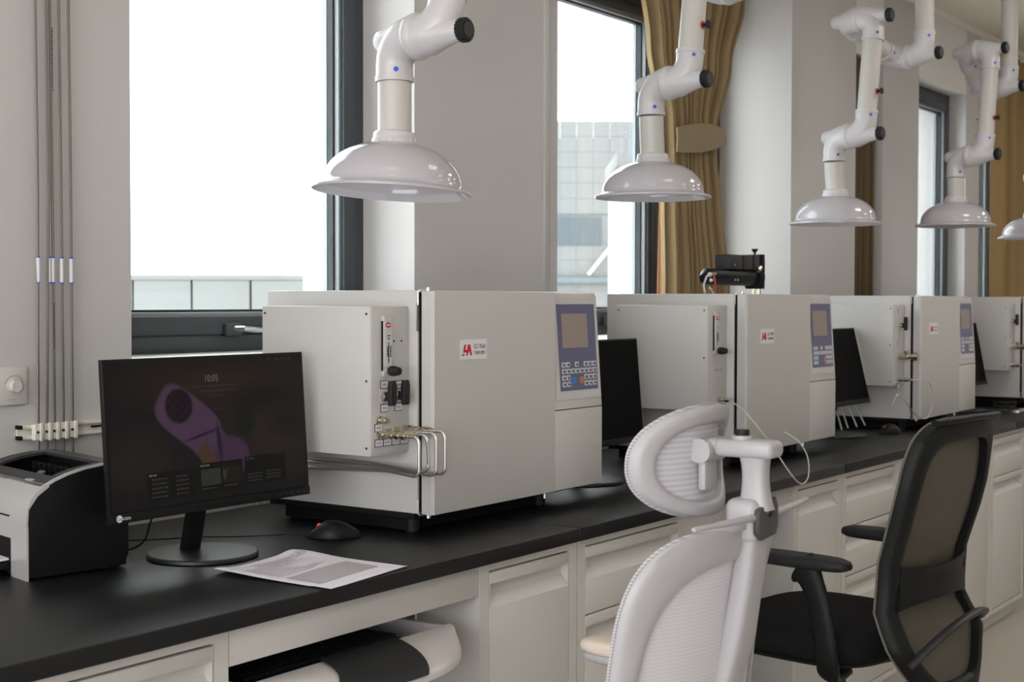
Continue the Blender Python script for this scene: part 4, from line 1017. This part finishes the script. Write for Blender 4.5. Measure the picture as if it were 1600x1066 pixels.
# spine
sp = [(0, .020, 1.02+ZF), (0, .028, .95+ZF), (0, .046, .85+ZF), (0, .070, .76+ZF), (0, .085, .70+ZF), (0, .13, .58+ZF), (0, .17, .46+ZF)]
b = bm_()
def spn(u, v):
    k = u*(len(sp)-1); i = min(int(k), len(sp)-2); p = Vector(sp[i]).lerp(Vector(sp[i+1]), k-i)
    a = 2*PI*v; w = .031+.006*u; d = .018+.004*u; c, s = math.cos(a), math.sin(a)
    return p+Vector((w*abs(c)**.5*(1 if c > 0 else -1), d*abs(s)**.5*(1 if s > 0 else -1), 0))
sheet(b, spn, 20, 24); obj('spine', b, chairw_m, wc, ang=60)
# yoke behind the top of the frame
b = bm_(); tube(b, smoothpts([(-.085, .058, 1.030+ZF), (-.045, .034, 1.035+ZF), (0, .030, 1.04+ZF), (.045, .034, 1.035+ZF), (.085, .058, 1.030+ZF)]), [.010]*25, 12, flat=(1.8, 1)); obj('yoke', b, chairw_m, wc, ang=60)
# hub, hanger wings, post, arm
b = bm_(); box(b, -.036, .036, .0, .055, 1.008+ZF, 1.078+ZF, bev=.014, seg=4); hub = obj('hub', b, chairw_m, wc, ang=50)
b = bm_()
prism(b, [(-.036, 1.050+ZF), (-.030, 1.064+ZF), (-.018, 1.067+ZF), (-.008, 1.058+ZF), (.0, 1.046+ZF), (.010, 1.046+ZF), (.020, 1.060+ZF), (.030, 1.078+ZF), (.037, 1.062+ZF), (.037, 1.030+ZF), (.028, 1.018+ZF), (-.022, 1.014+ZF), (-.036, 1.026+ZF)], 1, -.007, .004, bev=.003)
obj('hub_insert', b, chairdk_m, hub, ang=50, label='dark grey wave-shaped insert')
for s in (-1, 1):
    b = bm_(); tube(b, smoothpts([(s*.030, .006, 1.050+ZF), (s*.09, .006, 1.052+ZF), (s*.15, .010, 1.053+ZF), (s*.205, .018, 1.053+ZF)]), [.0085]*6+[.0075]*6+[.006]*6+[.0045], 12, flat=(1.0, .7)); obj('hanger_wing', b, chairw_m, wc, ang=60)
b = bm_()
def post(u, v):
    z = 1.060+.100*u+ZF; a = 2*PI*v; c, s = math.cos(a), math.sin(a); w = .021-.004*math.sin(PI*u); d = .018+.010*(1-u)**3+.012*u**4; yy = .015+.002*u
    return (w*abs(c)**.6*(1 if c > 0 else -1), yy+d*abs(s)**.6*(1 if s > 0 else -1), z)
sheet(b, post, 14, 24); obj('headrest_post', b, chairw_m, wc, ang=60)
b = bm_(); box(b, -.026, .026, -.022, .080, 1.142+ZF, 1.170+ZF, bev=.010, seg=4); box(b, -.020, .020, .07, .108, 1.146+ZF, 1.170+ZF, bev=.009, seg=3); obj('headrest_arm', b, chairw_m, wc, ang=50)
b = bm_(); cyl(b, (0, .040, 1.166+ZF), (0, .040, 1.176+ZF), .017, n=28); obj('knob_collar', b, chairw_m, wc)
b = bm_(); cyl(b, (0, .040, 1.174+ZF), (0, .040, 1.185+ZF), .0115, n=28); obj('knob', b, rub_m, wc, label='black adjustment knob')
b = bm_(); cyl(b, (-.034, .100, 1.150+ZF), (.034, .100, 1.150+ZF), .020, n=28); box(b, -.022, .022, .094, .108, 1.085+ZF, 1.15+ZF, bev=.004); obj('headrest_pivot', b, chairg_m, wc)
HC = 1.133+ZF
def hmap(p):
    x, z = p; dz = (z-HC)
    return (x, .100+.052*(abs(x)/.14)**1.9-1.6*dz*dz-(.05*dz), z)
hout = lambda a: sup(a, .141, .089, 0, HC, 2.4)
hin = lambda a: sup(a, .112, .063, 0, HC-.003, 2.4)
b = bm_(); ring(b, hout, hin, hmap, .016, 84, 6, .005); obj('headrest_frame', b, chairw_m, wc, ang=60)
b = bm_(); disc(b, lambda a: (hin(a)[0]*1.05, (hin(a)[1]-HC)*1.05+HC), lambda p: Vector(hmap(p))+Vector((0, .010, 0)), .002, 72, 8); obj('headrest_mesh', b, meshw_m, wc, ang=60)
b = bm_(); tube(b, [Vector(hmap(hout(2*PI*k/84)))+Vector((0, .018, 0)) for k in range(84)], .0030, 8, closed=True); obj('headrest_piping', b, piping_m, wc, ang=60)
# seat, armrests and base (largely below the frame)
def pad(bm, cx, cy, z0, w, d, h, p=3.2, n=48, dome=.3):
    pr_ = [(.90, 0), (.985, .18), (1, .45), (.97, .8), (.86, .97), (.5, 1.0), (0, 1.0)]; rings = []
    for s, t in [(0, 0)]+pr_:
        if s == 0: rings.append([bm.verts.new((cx, cy, z0+h*t))]); continue
        rings.append([bm.verts.new((sup(2*PI*k/n, w/2*s, d/2*s, cx, cy, p)[0], sup(2*PI*k/n, w/2*s, d/2*s, cx, cy, p)[1], z0+h*t)) for k in range(n)])
    for A, B in zip(rings, rings[1:]):
        for k in range(n):
            j = (k+1) % n
            if len(A) == 1: bm.faces.new((A[0], B[j], B[k]))
            elif len(B) == 1: bm.faces.new((A[k], A[j], B[0]))
            else: bm.faces.new((A[k], A[j], B[j], B[k]))
b = bm_(); pad(b, 0, .42, .45, .50, .48, .075); obj('seat', b, mat('white_seat_cloth', (.6, .58, .6), .8, bump=.4, scale=600), wc, ang=60)
b = bm_(); box(b, -.13, .13, .22, .52, .40, .452, bev=.02); box(b, -.035, .035, .10, .30, .40, .45, bev=.01); box(b, -.035, .035, .10, .16, .42, .56, bev=.01); obj('tilt_mechanism', b, chairg_m, wc)
for s in (-1, 1):
    b = bm_(); pad(b, s*.315, .42, .750, .085, .235, .026, 2.8, 36); o = obj('armrest', b, cream_m, wc, ang=60, label='cream armrest pad')
    b = bm_(); pad(b, s*.315, .42, .733, .080, .225, .020, 2.8, 36); tube(b, smoothpts([(s*.315, .40, .735), (s*.315, .38, .66), (s*.30, .36, .56), (s*.26, .36, .45), (s*.12, .36, .43)]), .018, 14, flat=(1, 1.4)); obj('armrest_support', b, chairw_m, wc, ang=60)
def star_base(par, m, cx, cy):
    b = bm_(); cyl(b, (cx, cy, .10), (cx, cy, .41), .025, n=20); cyl(b, (cx, cy, .06), (cx, cy, .11), .04, n=20); obj('gas_lift', b, blackmat_m, par)
    for k in range(5):
        a = 2*PI*k/5+.3; dx, dy = math.cos(a), math.sin(a)
        b = bm_(); tube(b, [(cx+dx*.02, cy+dy*.02, .10), (cx+dx*.16, cy+dy*.16, .095), (cx+dx*.30, cy+dy*.30, .07)], [.026, .021, .015], 12); lg = obj('leg', b, m, par, ang=60)
        b = bm_(); cx2, cy2 = cx+dx*.30, cy+dy*.30
        cyl(b, (cx2-dy*.022, cy2+dx*.022, .0275), (cx2-dy*.006, cy2+dx*.006, .0275), .027, n=18); cyl(b, (cx2+dy*.022, cy2-dx*.022, .0275), (cx2+dy*.006, cy2-dx*.006, .0275), .027, n=18); cyl(b, (cx2, cy2, .03), (cx2, cy2, .07), .008, n=8)
        obj('caster', b, rub_m, lg, ang=50)
star_base(wc, chairw_m, 0, .40)

# ------------------------------------------------------------------ black mesh chair
bc = thing('black_mesh_chair', 'black mesh-back office chair with armrests, turned to the bench', 'chair', (3.69, 1.19, FLOOR), math.radians(-7))
def btab(z):  # centre forward offset and half width at height z (above floor datum 0)
    T = [(1.09, -.058, .205), (1.05, -.053, .228), (.91, -.030, .235), (.757, .008, .231), (.674, .044, .216), (.591, .029, .230), (.507, -.016, .250), (.43, -.035, .20), (.36, -.045, .16)]
    if z >= T[0][0]: return T[0][1:]
    for a, c in zip(T, T[1:]):
        if z >= c[0]: t = (a[0]-z)/(a[0]-c[0]); return (a[1]+(c[1]-a[1])*t, a[2]+(c[2]-a[2])*t)
    return T[-1][1:]
def bmap(p):
    s, z = p; y, w = btab(z); return (s*w, y+.038*abs(s)**2-.0, z+ZF)
def bout(a): s, z = sup(a, 1, .365, 0, .725, 5.5); return (s, z)
def hole_u(a): s, z = sup(a, .80, .160, 0, .865, 5); return (s, z)
def hole_l(a): s, z = sup(a, .76, .118, 0, .525, 4); return (s, z)
# side rails + top + bottom as one ring, waist bar across
def bin_(a): s, z = sup(a, .80, .315, 0, .720, 5); return (s, z)
b = bm_(); ring(b, bout, bin_, bmap, .028, 110, 5, .006); fr_ = obj('back_frame', b, chairb_m, bc, ang=60)
b = bm_(); tube(b, [Vector(bmap(bout(2*PI*k/110)))+Vector((0, .030, 0)) for k in range(110)], .0035, 6, closed=True); obj('piping', b, fabric('chair_edge_piping', (.20, .18, .15), 1, 170, .4), bc, ang=60)
b = bm_(); disc(b, lambda a: (bin_(a)[0]*1.03, (bin_(a)[1]-.72)*1.02+.72), lambda p: Vector(bmap(p))+Vector((0, .022, 0)), .002, 90, 14); obj('back_mesh', b, meshb_m, bc, ang=60)
b = bm_(); sheet(b, lambda u, v: Vector(bmap(((u*2-1)*.84, .700-.085*v+.03*(abs(u*2-1)**3)*(.5-v))))+Vector((0, -.004-.010*math.sin(PI*v), 0)), 30, 8, .006); obj('waist_bar', b, chairb_m, bc, ang=60)
b = bm_(); tube(b, smoothpts([Vector(bmap((-.95, .47)))+Vector((0, .0, 0)), Vector(bmap((-.5, .545)))+Vector((0, -.055, 0)), Vector(bmap((.1, .575)))+Vector((0, -.07, 0)), Vector(bmap((.65, .560)))+Vector((0, -.05, 0)), Vector(bmap((.88, .53)))+Vector((0, -.01, 0))], 8), .011, 14, flat=(1.5, .8)); obj('lumbar_bow', b, prgrey_m, bc, ang=60)
b = bm_(); tube(b, smoothpts([Vector(bmap((s*.1, 1.092-.006*abs(s*.1)))) + Vector((0, -.004-.012*(s*.1)**2, 0)) for s in range(-9, 10)], 2), .009, 12, flat=(1.2, 1)); obj('top_rail', b, chairb_m, bc, ang=60)
b = bm_(); pad(b, 0, .36, .490, .51, .49, .095, 3.4, 64); obj('seat', b, seatb_m, bc, ang=60)
b = bm_(); pad(b, 0, .36, .475, .46, .43, .03, 3.4, 48); obj('seat_shell', b, chairb_m, bc, ang=50)
for s in (-1, 1):
    b = bm_(); pad(b, s*.262, .303, .748, .088, .315, .030, 2.8, 40); o = obj('armrest', b, rub_m, bc, ang=60)
    b = bm_(); tube(b, smoothpts([(s*.262, .29, .748), (s*.264, .265, .725), (s*.268, .235, .66), (s*.272, .215, .58), (s*.262, .21, .50), (s*.20, .24, .455), (s*.08, .27, .45)], 5), [.046, .050, .050, .048, .043, .040, .037, .035, .034]+[.033]*22, 16, flat=(.5, 1)); obj('arm_support', b, chairb_m, bc, ang=60)
star_base(bc, chairb_m, 0, .33)

# ------------------------------------------------------------------ small things far along the bench
m3 = thing('dark_mouse', 'dark mouse on the worktop between the last two instruments', 'mouse', (5.63, 2.07, BT), math.radians(-20))
b = bm_(); sheet(b, mfn, 24, 14); bmesh.ops.remove_doubles(b, verts=b.verts, dist=.0003); obj('shell', b, black_m, m3, ang=60)
b = bm_(); cyl(b, (-.033, -.004, .027), (-.033, .004, .027), .006, n=16); obj('scroll_wheel', b, redring_m, m3)
tubes = [(5.50, 2.02), (5.56, 2.05), (5.43, 2.08)]
for k, (x, y) in enumerate([(5.36, 2.27), (5.44, 2.28), (5.50, 2.27), (5.58, 2.27)]):
    b = bm_(); tube(b, smoothpts([(x, y, .99-.01*k), (x+.03, y-.03, .985), (x+.05, y-.06, .94), (x+.055+.01*k, y-.08, .875)]), .0035, 6)
    tag(obj('capillary_end', b, hose_m), ords[k]+' clear tube end dangling below the tilted monitor', 'hose', 'clear tube ends below the tilted monitor')
b = bm_(); rr = random.Random(5); pts = []
for k in range(26):
    a = k*.9; pts.append((7.05+.07*math.cos(a)+.02*rr.random(), 2.02+.05*math.sin(a), .860+.012*rr.random()+.0016*k))
tube(b, smoothpts(pts, 4), .003, 6)
tag(obj('coiled_cable', b, rub_m), 'dark tangled cable coil on the worktop before the last instrument', 'cable')
b = bm_(); box(b, 6.98, 7.16, 1.93, 1.965, .8505, .866, bev=.004); tag(obj('metal_bracket', b, steel_m), 'small shiny metal strip lying by the tangled cable coil', 'bracket')
